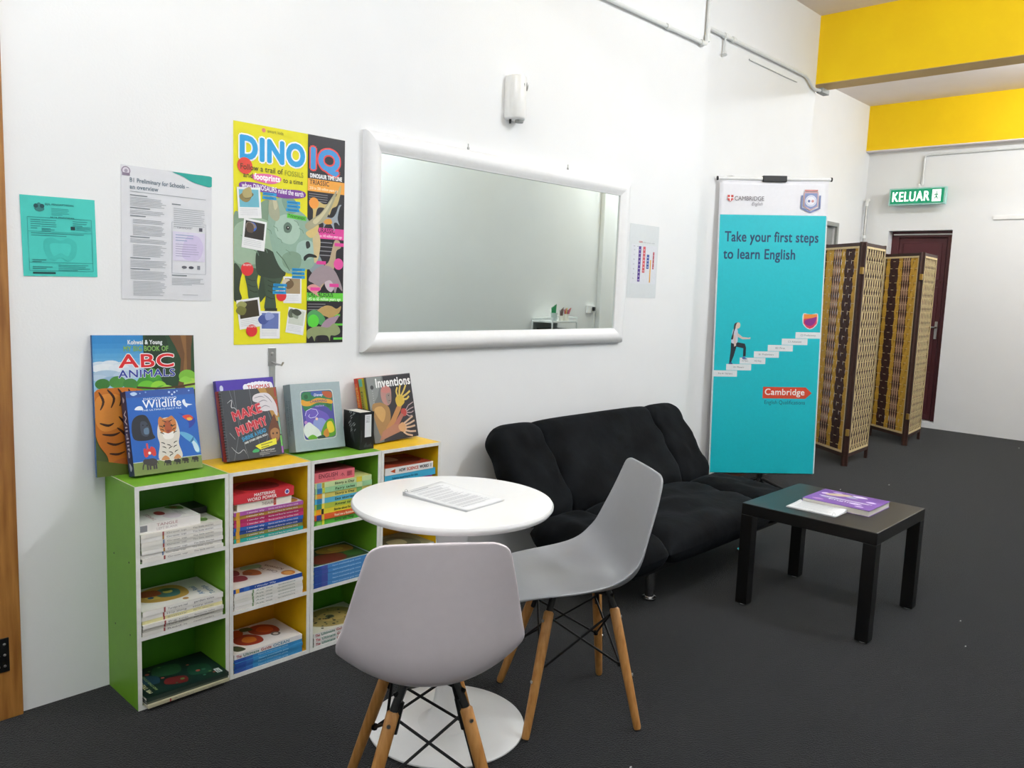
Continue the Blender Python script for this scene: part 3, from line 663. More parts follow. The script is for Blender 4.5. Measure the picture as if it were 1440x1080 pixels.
# coordinates below: X 0..216 from the left edge, Y measured down 0..340
SIDE = 'L'; YM = {'L': ((0,0),(66,50),(127,97),(247,231),(305,287),(340,340)), 'N': ((0,0),(340,340)), 'D': ((0,0),(90,92),(120,112),(160,152),(206,198),(232,226),(325,287),(340,340)), 'R': ((0,0),(50,22),(92,56),(107,68),(110,70),(130,90),(191,148),(211,166),(262,256),(279,270),(340,340))}
def ym(b, side=None):
    T = YM[side or SIDE]
    for (a0, b0), (a1, b1) in zip(T, T[1:]):
        if b <= a1 or a1 == 340: return b0+(b-a0)/(a1-a0)*(b1-b0)
q = lambda L: [(a*100/216, HH-ym(b)*k) for a, b in L]
def R_(x,y,w_,h_,c,rot=0):
    sd = SIDE if SIDE == 'N' else 'R' if x >= 139 else 'L'; ya, yb = ym(y, sd), ym(y+h_, sd); p.rect(x*100/216, HH-yb*k, w_*100/216, (yb-ya)*k, c, rot)
B_ = lambda L,c,n=5: p.blob(q(L),c,n)
T_ = lambda s_,x,y,cap,c,w_,**kw: p.text(s_, x*100/216, HH-ym(y, SIDE if SIDE == 'N' else 'R' if x >= 139 else 'L')*k, cap*k, c, width=w_*100/216, **kw)
R_(139,0,77,340,'1d1a20')
# title
T_('DINO',13,70,33,'1f9fdb',118,bold=.05,outline='f5f7f8',ow=.05); T_('IQ',147,88,32,'3b93d3',56,bold=.05,outline='e2433f',ow=.06)
p.circ(*q([(54,9)])[0],1.6,'e58a77'); T_('smart kids',61,12,5,'8f8a2c',30); T_('DINOSAUR TIME LINE',144,107,6.5,'f2f2f2',66,bold=.04)
p.circ(*q([(20,85)])[0],6.3,'e0402f'); T_('Follow a trail of',12,92,8.5,'3a3a1c',78,bold=.01); T_('FOSSILS',94,93,8,'a5a818',36,bold=.02)
p.blob(q([(34,100),(60,95),(84,98),(86,106),(70,114),(44,112),(34,108)]),'e66aa6'); T_('and',17,107,7.5,'3a3a1c',17,bold=.01); T_('footprints',37,108.5,9,'ffffff',47,bold=.035); T_('to a time',91,108,7.5,'3a3a1c',38,bold=.01)
# time line panels
SIDE = 'R'
R_(139,110,77,20,'f0a53c'); T_('TRIASSIC',143,119,7.5,'4a2f18',40,bold=.02); T_('250 to 200 million years ago',143,127,4.5,'fbe9c4',60,bold=.02)
R_(158,199,0.1,0.1,'1d1a20'); R_(152,191,64,20,'e2429a'); T_('JURASSIC',158,200,7.5,'3d0f2c',38,bold=.02); T_('200 to 145 million years ago',156,208,4.5,'fbd9ec',56,bold=.02)
R_(139,262,77,17,'63cb3c'); T_('CRETACEOUS',142,270,7.5,'16340f',52,bold=.02); T_('145 to 65 million years ago',141,277.5,5,'e8ffd9',70,bold=.02)
for x_, y_, n_ in ((142,134,4),(156,214,4),(141,283,3)):
    for i in range(n_): R_(x_, y_+i*4, 40-8*random.random(), .9, '8f8d92')
B_([(143,150),(150,142),(162,146),(172,150),(182,148),(190,138),(198,134),(206,116),(209,118),(206,134),(200,150),(190,156),(184,168),(178,158),(160,158),(154,180),(150,178),(150,162)],'c9b274')
p.circ(*q([(152,150)])[0],4.6,'ee9a3a'); B_([(168,180),(176,172),(190,172),(198,164),(204,150),(210,148),(206,154),(202,172),(206,184),(200,180),(194,182),(196,196),(188,184),(178,184),(172,192),(172,184)],'9aa3ab').blob(q([(172,178),(186,174),(190,182),(176,184)]),'d79a3c')
B_([(160,262),(164,250),(172,238),(184,232),(190,222),(196,212),(206,212),(210,218),(200,222),(198,234),(190,244),(180,250)],'b9a384').blob(q([(139,234),(160,226),(172,234),(186,246),(172,250),(150,244)]),'8b9aa0')
p.circ(*q([(205,234)])[0],4.8,'e4529f'); B_([(142,250),(156,240),(178,236),(196,240),(210,252),(214,260),(204,256),(198,262),(190,252),(170,254),(160,262),(154,254)],'a08f94')
B_([(140,258),(152,254),(168,258),(160,262),(164,270)],'d99a94').blob(q([(176,252),(188,250),(196,256),(190,261),(180,258)]),'c7b6be')
for a, b, c in ((158,232,'e2429a'),(146,257,'e2429a'),(186,253,'e2429a'),(196,214,'e2429a'),(190,298,'63cb3c'),(196,312,'63cb3c'),(196,333,'63cb3c'),(145,326,'63cb3c')): R_(a,b,20,3.2,c)
B_([(160,294),(176,286),(190,286),(202,290),(212,286),(208,296),(196,302),(192,314),(186,304),(174,300)],'b99a5c').blob(q([(140,300),(152,292),(168,296),(178,306),(170,314),(158,310),(144,316)]),'4f9c5c').blob(q([(168,318),(180,306),(196,302),(208,300),(198,312),(188,322),(176,326)]),'a58a9c')
p.circ(*q([(153,308)])[0],5.4,'58cf3c'); B_([(140,322),(160,316),(184,318),(196,312),(208,318),(210,326),(200,330),(190,330),(188,338),(182,330),(160,330),(156,338),(150,330),(142,334)],'8f9a6c')
SIDE = 'D'
# the big horned dinosaur, back to front
B_([(0,150),(12,143),(30,135),(45,128),(60,120),(75,126),(84,140),(96,160),(100,190),(95,215),(70,232),(45,236),(20,232),(0,225)],'7f9a80')
B_([(0,170),(20,155),(50,150),(80,165),(85,200),(60,215),(25,222),(0,215)],'9bb49a')
B_([(0,222),(14,232),(12,250),(10,275),(14,296),(0,298)],'33402f')
B_([(20,230),(44,228),(42,255),(46,285),(42,305),(28,300),(24,270)],'41533f').poly(q([(50,232),(78,232),(72,262),(60,285),(48,305),(44,280)]),'364634')
B_([(56,234),(90,236),(84,262),(76,280),(78,318),(70,322),(56,320),(58,290),(56,262)],'3d4f3c').poly(q([(58,318),(80,318),(80,325),(56,325)]),'222b20')
for a, b in ((24,248),(25,262),(28,275),(62,250),(62,262),(62,275),(60,290)): p.line(q([(a,b),(a+9,b+5),(a+15,b+4)]), .7, '26331f')
B_([(40,205),(52,196),(70,200),(90,215),(96,235),(80,245),(60,244),(42,234)],'2e3c2d')
B_([(70,122),(88,112),(106,116),(120,130),(136,140),(150,158),(160,180),(158,205),(148,222),(128,226),(106,232),(88,226),(74,206),(66,180),(62,150)],'8fae9a')
B_([(88,116),(100,108),(112,112),(122,128),(110,138),(96,134)],'7a9b86').blob(q([(78,150),(96,140),(118,150),(124,170),(110,186),(90,184),(76,170)]),'a9c4b2').blob(q([(120,185),(140,178),(154,186),(152,204),(134,210),(118,204)]),'a3c0b4')
B_([(90,206),(108,198),(126,204),(124,222),(106,226),(92,220)],'7d9a82').blob(q([(150,170),(160,162),(166,180),(162,206),(154,214),(152,195)]),'cdb98a')
B_([(64,120),(70,90),(74,104),(82,128),(84,146),(76,152),(64,142)],'a6a88c').blob(q([(70,92),(74,104),(80,128),(74,134),(70,112)]),'c3bf9d')
B_([(134,154),(150,142),(166,132),(186,102),(199,82),(194,104),(176,142),(160,152),(142,162)],'a7a283').blob(q([(150,146),(168,132),(190,100),(180,126),(158,150)]),'c9c19a').blob(q([(136,166),(150,158),(162,152),(158,166),(148,174),(140,172)]),'d6bd7c')
B_([(92,158),(100,152),(108,158),(104,168),(94,168)],'5d7565').circ(*q([(100,161)])[0],1.6,'171a17').circ(*q([(100.5,160.5)])[0],.5,'f5f5ea')
B_([(136,182),(142,180),(145,188),(138,192)],'2d3330').blob(q([(132,206),(142,200),(156,202),(158,206),(142,206),(134,212)]),'171b18').line(q([(78,200),(92,212),(104,228)]),.8,'55705c')
for a, b in ((72,160),(80,178),(96,196),(112,148),(122,160),(30,165),(44,172),(20,190),(52,195),(12,178),(60,165),(36,200)): p.line(q([(a,b),(a+7,b+3),(a+9,b+8)]),.5,'6d8a74')
SIDE = 'L'
B_([(12,118),(40,116),(80,122),(120,120),(134,124),(130,132),(90,136),(50,131),(14,130)],'7a3d98'); T_('when DINOSAURS ruled the earth',14,127.5,8,'f4eef6',116,bold=.02,rot=-2)
# snapshots
SIDE = 'N'
def snap(x_, y_, w_, h_, rot, cols):
    c, s_ = math.cos(math.radians(rot)), math.sin(math.radians(rot))
    f = lambda a, b: (x_+a*c+b*s_, y_-a*s_+b*c) 
    p.poly(q([f(0,0),f(w_,0),f(w_,h_),f(0,h_)]),'eceded'); i = w_*.08
    p.poly(q([f(i,i),f(w_-i,i),f(w_-i,h_*.64),f(i,h_*.64)]),cols[0])
    rnd = random.Random(int(x_*7))
    for cc in cols[1:]:
        a0, b0 = rnd.uniform(.15,.5)*w_, rnd.uniform(.15,.35)*h_
        p.blob(q([f(a0+w_*.30*math.cos(2*PI*j/6)*rnd.uniform(.6,1.1)*.9, b0+h_*.2*math.sin(2*PI*j/6)*rnd.uniform(.6,1.1)*.9) for j in range(6)]),cc)
    for j in range(4): p.poly(q([f(i,h_*(.70+.06*j)),f(w_-i*2,h_*(.70+.06*j)),f(w_-i*2,h_*(.712+.06*j)),f(i,h_*(.712+.06*j))]),'c3c4c8')
snap(5,98,42,47,4,['6fb7c9','8d7d4a','6d6440','b1a36c']); snap(18,143,42,46,-6,['2c2723','3a66c4','8c8076','5b4a3c'])
snap(92,231,36,43,0,['a58f6c','4c3a26','d9cbb0','6d5638']); snap(4,271,42,46,8,['3b3420','9a9a5c','77783a']); snap(48,287,38,44,-1,['6677b4','4a5a9a','97a3d2']); snap(103,280,36,42,-9,['cdd3c6','59614f','8f9a86','3f4639'])
for a, b, r in ((24,222,5.2),(88,262,4.6),(32,318,4.8)):
    p.circ(*q([(a,b)])[0],r,'dc2f34'); T_('IN DEPTH',a-7,b-5,3,'f6d6d4',14,bold=.03)
for a, b, n_ in ((50,101,2),(96,110,3),(106,217,3),(70,243,3)):
    for i in range(n_): R_(a+random.random()*3,b+i*6,26,4.6,'1795cf'); R_(a+4,b+i*6+1.8,18,1.1,'0c5f8c')
R_(98,130,38,7,'57c43a',-4); T_('Triceratops',100,135.5,5,'16340f',33,rot=-4,bold=.01)
p.build(t,(0,-.0012,0),(1,0,0),(0,0,1))

# ------------------------------------------------------------------ books
M_pages = mat('paper_pages', 'e8e4d8', .8, var=.06, scale=20, stretch=(1,60,1))
_cov = {}
def cov(h, rough=.38): return mat('cover_'+h.lstrip('#')+('' if rough == .38 else 'r'), h, rough, var=.02, scale=30)
def book(name, label, w, h, t, cover, spine=None, M=None, group=None, front=None, spinep=None, bt=.0016, extra=None):
    """upright: front cover faces -y at y=0, spine on the left at x=0, thickness towards +y"""
    r = thing(name, label, 'book', group=group)
    if M: r.matrix_world = M
    c = cov(cover); sp = cov(spine or cover)
    mb = MB(); mb.box(.0,w,0,bt,0,h,c).box(0,w,t-bt,t,0,h,c).box(-.0005,bt,0,t,0,h,sp); mb.build('cover', r)
    MB().box(bt,w-.003,bt+.0001,t-bt-.0001,.003,h-.003,M_pages).build('page_block', r)
    if front:
        p = Print(w, h); front(p); p.build(r,(0,0,0),(1,0,0),(0,0,1),name='cover_print')
    if spinep:
        p = Print(h, t); spinep(p); p.build(r,(-.0006,t,h),(0,0,-1),(0,-1,0),name='spine_print')
    return r
FLAT = Matrix(((0,0,-1,0),(1,0,0,0),(0,-1,0,0),(0,0,0,1)))
def upright(x, y, z, yaw, lean, roll):
    r = Vector((math.cos(yaw), math.sin(yaw), 0)); n = Vector((-math.sin(yaw), math.cos(yaw), 0)); u = Vector((0,0,1))*math.cos(lean)+n*math.sin(lean)
    a = r*math.cos(roll)+u*math.sin(roll); b = -r*math.sin(roll)+u*math.cos(roll); c = b.cross(a)*1
    m = Matrix((a, b.cross(a), b)).transposed().to_4x4(); m.translation = Vector((x,y,z)); return m
ORD = ['bottom', 'second', 'third', 'fourth', 'fifth', 'sixth', 'seventh', 'eighth', 'ninth', 'tenth']
def stack(ui, si, items, group):
    """items bottom first: dict(t,w,h,cover,spine,what,front,spinep,dx,dy,rz)"""
    z = SH[si] + .0006; n = len(items); unit_n = UNIT[ui]; sh = ['bottom', 'middle', 'top'][si]
    rnd = random.Random(ui*10+si)
    for k, it in enumerate(items):
        t_ = it['t']; h = it.get('h', .29); w_ = it.get('w', .21)
        xr = UX[ui]+.018 + h + it.get('dx', rnd.uniform(0, .004)); yf = -UD + .004 - it.get('dy', rnd.uniform(-.003, .003))
        Mx = Matrix.Translation((xr, yf, z+t_)) @ FLAT
        if it.get('rz'):
            cx = Matrix.Translation((xr-h/2, yf+w_/2, 0)); Mx = cx @ Matrix.Rotation(math.radians(it['rz']),4,'Z') @ cx.inverted() @ Mx
        pos = 'topmost' if k == n-1 else 'bottommost' if k == 0 else ORD[k]+' from bottom'
        lab = f"{it['what']}, {pos}, {unit_n} unit, {sh} shelf"
        book('book', lab, w_, h, t_, it['cover'], it.get('spine'), Mx, group, it.get('front'), it.get('spinep'), bt=it.get('bt', .0012))
        z += t_ + .0005
def sp(text, col, x=10, cap=None, width=None, bold=.02, tags=(), tint=None):
    def f(p):
        H_ = p.H; c = cap or H_*.42
        for a, b, cc in tags: p.rect(a, 0, b, H_, cc)
        for s_, xx, ww, cl in (text if isinstance(text, list) else [(text, x, width, col)]):
            p.text(s_, xx, (H_-c)/2, c, cl, width=ww, bold=bold)
    return f
# left green unit
whites = ['efece4','e9e6df','f0eee8','e5e3da','ece9e0','f1efe9','e8e4da']
def tiny(a, b, c='8d8a86', d='a04a44'):
    return sp([(a, 30, 24, c), (b, 62, 26, c)], c, bold=.01, tags=((25,2,d),))
def melon_cover(p):
    p.text('Stories to share',12,100,7,'5d6b86',width=60,rot=0,bold=.01).circ(30,60,12,'b03b45',ry=8).blob([(50,30),(70,24),(82,40),(66,52),(52,46)],'c9763a').blob([(14,22),(30,14),(40,28),(24,36)],'7da35a').blob([(60,84),(80,80),(84,96),(66,98)],'c56f3d')
its = [dict(t=.0135, cover=whites[i], spine=whites[i], what='thin white-spined picture book', spinep=tiny('Grow up', 'The little stories', d=['a04a44','6b7f9c','b0803a'][i%3])) for i in range(7)]
its[6]['front'] = melon_cover
def tangle(p):
    p.blob([(8,40),(30,30),(50,50),(30,66),(10,60)],'d9ccd6').circ(56,62,16,'8f1f28',ry=10).circ(56,62,14,'a3262f',ry=8.5).greek(18,30,50,3,4,'b7b0b4').text('TANGLE',14,84,8,'9a5d62',width=50)
    p.blob([(60,8),(82,6),(96,20),(92,36),(74,30),(64,20)],'5f7f3c').blob([(72,16),(88,18),(86,28),(76,26)],'8a3c2c')
its.append(dict(t=.034, w=.17, h=.215, cover='e9e6e4', spine='eeebe6', what='thick white book with a red oval', dx=.0, dy=-.012, rz=0, front=tangle, bt=.002,
  spinep=lambda p: (p.rect(2,3,11,10,'8b8b90'), p.text('TANGLE',28,8.6,4.6,'b58a86',width=34), p.text('LEFT BLANK',28,2.4,4,'b9aeb0',width=34))))
stack(0, 2, its, 'books in the left green unit')
book('book', 'small black-edged book behind the thick white one, left green unit', .10, .10, .022, '1d1c1f', M=Matrix.Translation((1.385,-.130,SH[2]+.1225)) @ FLAT, group='books in the left green unit')
def turnips(p):
    p.text('Turnips',6,10,9,'3f6f96',width=44,bold=.02,rot=0).text('Are Real',14,26,9,'4a7da6',width=44,bold=.02)
    p.blob([(30,48),(60,40),(86,50),(94,84),(78,118),(50,126),(30,110),(22,78)],'c9a24c').blob([(40,58),(64,52),(80,70),(70,92),(46,90),(36,74)],'4a7f78').blob([(56,84),(80,84),(84,108),(60,114)],'a8502f').blob([(40,92),(52,96),(56,112),(42,108)],'d8c05a').circ(62,70,8,'e0d26a').blob([(66,60),(78,66),(74,78),(66,74)],'3a6a3c').circ(14,60,5,'b98640').circ(50,104,5,'2f5878')
its = [dict(t=t_, cover=c_, spine=s_, what=wh, spinep=tiny(a_, b_)) for t_, c_, s_, wh, a_, b_ in (
 (.013,'e0ddd2','e3e0d6','thin white-spined paperback','Read it','myself readers'),(.012,'d8d4c6','dedbd0','thin cream-spined paperback','Two tales','for children'),
 (.013,'e8e5dc','ebe8e0','thin white picture book with grey lettering','Big top','favourite tales'),(.012,'ddc94a','e0d9a0','thin pale yellow-spined picture book','Sunny','farm stories'),
 (.015,'e9e6dd','ece9e1','white-spined picture book with grey lettering','Hop along','story time'),(.018,'edeae3','f0ede6','white farmyard picture book','Turnips are real','garden tales'))]
its[5]['front'] = turnips; its[2]['dy'] = .006; its[3]['dy'] = -.004
stack(0, 1, its, 'books in the left green unit')
def jungle(p):
    p.blob([(4,6),(60,2),(96,20),(98,70),(90,120),(50,130),(10,120),(2,60)],'16302a').blob([(20,20),(50,14),(60,40),(30,50)],'1f4d38').blob([(50,60),(80,50),(90,84),(60,96)],'2c5b3a').blob([(12,64),(34,58),(42,84),(24,92)],'6b1f22').blob([(36,98),(60,92),(70,112),(44,118)],'264a5c')
    for i in range(16): p.circ(10+random.random()*80, 10+random.random()*112, 1.5+random.random()*2.4, random.choice(['5d8a4a','b2564a','3f7a5c','c9b05a','2c6b4a']))
    p.text('MR TREASURE',12,118,6,'d9d9a8',width=60,bold=.03).text('AND OTHER STORIES',16,108,4,'9ab878',width=56,bold=.02).rect(8,6,16,9,'c8d3cf').greek(9,12,13,2,3,'4a5552')
its = [dict(t=.011, h=.296, cover='cfc9a8', spine='c2bc9c', what='thin cream magazine sticking out', w=.2, dy=.036, dx=.001, rz=.6, spinep=tiny('Annual','story magazine')),
       dict(t=.008, w=.22, h=.296, cover='36423a', spine='5b6152', what='thin grey-green magazine', dy=.028, dx=.001), dict(t=.014, w=.225, h=.298, cover='10231e', spine='2b3a33', what='large dark green jungle picture book', dy=.030, dx=.001, rz=-.5, front=jungle)]
stack(0, 0, its, 'books in the left green unit')
# left yellow unit
cols = [('2aa89c','teal'),('8f8a3c','olive'),('2a4a92','navy blue'),('2f62b8','bright blue'),('c83a72','pink'),('b22a5c','crimson'),('b98a3a','golden brown'),('b45aa8','purple')]
its = [dict(t=.0140, cover=c_, spine=c_, what=f'thin {nm}-spined wonder book', spinep=sp([('I wonder why',18,24,'f3e9ea'),('Stories and facts for curious minds',48,44,'e6dcdf')],'', bold=.02, cap=2.0, tags=((3,5,'e0a83a'),))) for c_, nm in cols]
def wonder(p):
    p.rect(1,1,98,p.H-2,'ddd6e0').circ(18,18,15,'c9833f').circ(18,18,9,'e3b65a').text('I Wonder Why',10,70,9,'7b5a9a',width=70,bold=.02,rot=12).blob([(50,20),(86,16),(90,50),(60,56)],'b9c3d8')
its[-1]['front'] = wonder
its.append(dict(t=.027, w=.16, h=.225, cover='ece7dc', spine='e6dfd0', what='thick cream-spined paperback', dx=.020, dy=-.01, spinep=sp([('THESAURUS',44,26,'8f8577')],'',tags=((66,5,'c6483c'),))))
its.append(dict(t=.036, w=.165, h=.25, cover='c8313a', spine='d0353f', what='thick red word book', dx=.004, dy=-.006, bt=.002, spinep=lambda p: (p.text('MASTERING',33,8,4.4,'f8eeea',width=34,bold=.03), p.text('WORD POWER',22,1.6,4.8,'f8eeea',width=48,bold=.03), p.circ(88,7,4,'e9e4f0'), p.circ(88,7,2.6,'4a4fa0')),
  front=lambda p: p.blob([(10,40),(40,20),(80,40),(84,90),(50,120),(16,100)],'7a1f26').rect(8,118,84,22,'a82730')))
stack(1, 2, its, 'books in the left yellow unit')
def cats(p):
    p.rect(1,1,98,p.H-2,'e3e0dd').circ(16,20,13,'c9803a').circ(16,20,8,'dba45c').text('Cats Have',34,30,9,'7d6a6c',width=56,rot=20,bold=.02).text('Kittens',40,14,9,'7d6a6c',width=44,rot=20,bold=.02)
    p.blob([(40,62),(60,56),(76,66),(70,84),(48,82)],'a5603a').circ(58,80,9,'8a4a34').blob([(30,96),(52,90),(60,112),(36,124)],'8f3b4c').blob([(60,96),(86,88),(92,112),(70,122)],'7a2f44').blob([(74,44),(92,40),(96,72),(80,78)],'8cc0a4')
its = [dict(t=.0125, cover=whites[i], spine=whites[i+1], what='thin white-spined book', spinep=tiny('Ask me','questions','7f8e7c','7a9a6a')) for i in range(5)]
its.append(dict(t=.016, cover='e3e0dd', spine='2750a4', what='blue-spined picture book with fruit on its cover', front=cats, spinep=sp([('I Wonder Why',30,30,'e8ecf5')],'',tags=((3,5,'e0a83a'),(14,8,'3c6fc0')))))
stack(1, 1, its, 'books in the left yellow unit')
def ocean(p):
    p.rect(1,1,98,p.H-2,'e8e6e2').blob([(40,24),(70,20),(90,40),(86,66),(60,70),(42,54)],'a8402a').blob([(50,32),(68,28),(80,44),(68,58),(52,50)],'d0602f').blob([(20,70),(44,64),(66,80),(64,106),(40,114),(20,98)],'9a3526').blob([(30,78),(46,74),(56,88),(44,100),(30,94)],'cf7a2f').blob([(66,88),(90,80),(95,112),(72,122)],'b54a25').circ(34,36,9,'6b6a68').circ(34,36,5,'cfcac2').blob([(10,110),(30,116),(34,130),(10,128)],'3c4a34').blob([(76,60),(92,62),(94,78),(80,80)],'3c5a3a')
ult = lambda tail, c: sp([('The',3,7,'b5474c'),('Ultimate',13,22,'3f7f6a'),('Guide',38,15,'b0433c'),(tail,56,24,c)],'',cap=3.6,bold=.03)
its = [dict(t=.0128, cover='3f9ac8', spine='3d8fc4', what='thin blue-spined guide book', spinep=sp([('Nature encyclopedia guide',34,44,'a8d8ec')],'',cap=1.8,tags=((0,16,'3358a8'),(16,10,'3a6ab4')))) for i in range(4)]
its.append(dict(t=.019, cover='e8e6e2', spine='ece9e6', what='white guide book with orange shells on its cover', front=ocean, spinep=ult('OCEAN','4f8ea8')))
stack(1, 0, its, 'books in the left yellow unit')
# right green unit
sd = [('4fae3c','58b440','green','Stories with Things'),('d8572a','e0622f','orange-red','Read me a Rainbow'),('d9cf35','e2d63a','bright yellow','Stories about Farms'),('7fb88a','b8c84a','pale green','Animal tales'),('58b0cf','5cb6d4','sky blue','Sea stories'),('c9bf58','dccf6a','mustard','Story a Day'),('4a94b8','9ccf9a','blue and mint','Fairy tales'),('dfe08a','c6dba0','pale green and cream','Story a Day')]
its = [dict(t=.0212, w=.2, h=.275, cover=c_, spine=s_, what=f'chunky {nm} story book', spinep=sp([(tx_,34,34,'2f4a2a' if i != 1 else 'f6e8c8')],'',cap=3.4,bold=.03,tags=((3,8,['8fd060','2f3f8c','f0a020','3f8f6a','2f7fb0','e89a3a','3f7fb0','7fb0c8'][i]),(12,4,['e8e03a','e0c030','30302a','f0d84a','e0f0f0','f0f0c0','d0d84a','b8a83a'][i]),(72,10,['3fae3c','f0a020','58b440','7fb88a','b58ad0','7fbf6a','c6dba0','d9c83a'][i]))) ) for i,(c_,s_,nm,tx_) in enumerate(sd)]
its[-1]['dx'] = .0; its[-1]['front'] = lambda p: p.blob([(20,30),(60,20),(84,60),(60,100),(20,90)],'7a9c2a').blob([(40,50),(70,50),(70,80),(40,84)],'c8b83a').blob([(10,100),(50,104),(60,130),(20,128)],'3c7a3a')
its.append(dict(t=.040, w=.15, h=.19, cover='d9646a', spine='e0717a', what='thick pink English word book', dx=.002, bt=.002, spinep=lambda p: (p.text('ENGLISH',10,9,9,'7a2f3a',width=46,bold=.02), p.text('words',30,3,3.4,'8a3f48',width=20), p.line([(64,8),(69,13),(74,7)],1,'7a2f3a'), p.line([(69,6),(69,14)],1,'7a2f3a'), p.rect(80,5,14,11,'b9525c'), p.greek(81,14,12,4,2.6,'7a2f3a')),
  front=lambda p: p.rect(1,1,98,p.H-2,'8a2f38')))
stack(2, 2, its, 'books in the right green unit')
def forest(p):
    p.rect(1,1,98,p.H-2,'c9d8da').rect(4,4,88,p.H-8,'2f4a2f').blob([(8,60),(40,50),(56,90),(40,124),(10,120)],'6b2f22').blob([(46,16),(80,12),(90,50),(76,90),(52,70)],'b5863a').blob([(60,30),(76,30),(78,56),(62,56)],'d8b04a').blob([(14,14),(40,10),(44,40),(18,46)],'3f6b30').blob([(64,92),(88,88),(88,124),(66,128)],'24402a')
its = [dict(t=.0168, cover='3f7fc0', spine='4a8cc8', what='blue-spined nature volume', spinep=sp([('Nature encyclopedia guide volume',30,48,'b8d8f0')],'',cap=2.0,tags=((0,12,'2f4f9a'),(12,10,'46529e')))) for i in range(5)]
its[-1]['front'] = forest
stack(2, 1, its, 'books in the right green unit')
def leop(p):
    p.rect(1,1,98,p.H-2,'d8d4c4').blob([(6,20),(40,8),(80,20),(94,60),(80,110),(40,122),(10,90)],'a8955a').blob([(30,40),(60,30),(76,60),(60,90),(34,80)],'c2a862').circ(52,66,9,'5d6a4a').circ(52,66,4,'1c1c18')
    for i in range(34): p.circ(12+random.random()*74, 16+random.random()*96, 1.6+random.random()*1.8, '33301f')
its = [dict(t=.0178, cover='e6e2da', spine='e9e6e0', what='white-spined lettered guide book', spinep=ult(tl,'7a7f6a')) for tl in ('WILD CATS','INSECTS','RAINFOREST')]
its[-1]['front'] = leop
stack(2, 0, its, 'books in the right green unit')
# right yellow unit
its = [dict(t=.0305, w=.2, h=.27, cover=c_, spine=c_, what=f'{nm} reference book', spinep=sp([('Encyclopedia',30,36,'e8eef2')],'',cap=3)) for c_, nm in (('c8503a','red'),('e0b83a','golden'),('3a7a4a','green'),('8a3a7a','purple'))]
its.append(dict(t=.030, w=.205, h=.285, cover='3fa8cf', spine='43b0d6', what='cyan-spined thick book', spinep=sp([('Science experiments for kids',14,50,'1f5f80')],'',cap=3.4,bold=.03)))
its.append(dict(t=.032, w=.2, h=.268, cover='c9c2b8', spine='eae8e4', what='thick white-spined science book', dx=.004, bt=.002, spinep=lambda p: (p.poly([(10,6),(20,2.5),(20,9.5)],'cf5a2a'), p.text('HOW',28,3.6,5,'2a2f33',width=13,bold=.03), p.text('SCIENCE',44,3.6,5,'cf4a34',width=24,bold=.03), p.text('WORKS',71,3.6,5,'2a2f33',width=19,bold=.03), p.rect(93,3,4,6,'b9b9b9')),
  front=lambda p: p.rect(1,1,98,p.H-2,'a8462f').blob([(20,20),(60,10),(80,60),(50,110),(14,80)],'6b2f26').blob([(50,60),(90,60),(90,110),(60,120)],'d8b49a')))
stack(3, 2, its, 'books in the right yellow unit')
its = [dict(t=.016, w=.21, h=.29, cover='cdd3d0', spine='b9c3c6', what='pale-spined animal picture book', spinep=sp([('Animal world',30,30,'5d6a6a')],'',cap=2.4)) for i in range(4)]
its[-1]['front'] = lambda p: p.rect(1,1,98,p.H-2,'8a8a6a').blob([(10,30),(50,20),(84,50),(70,110),(20,100)],'5d6048').blob([(30,50),(60,46),(64,80),(34,84)],'a8a27a')
stack(3, 1, its, 'books in the right yellow unit')

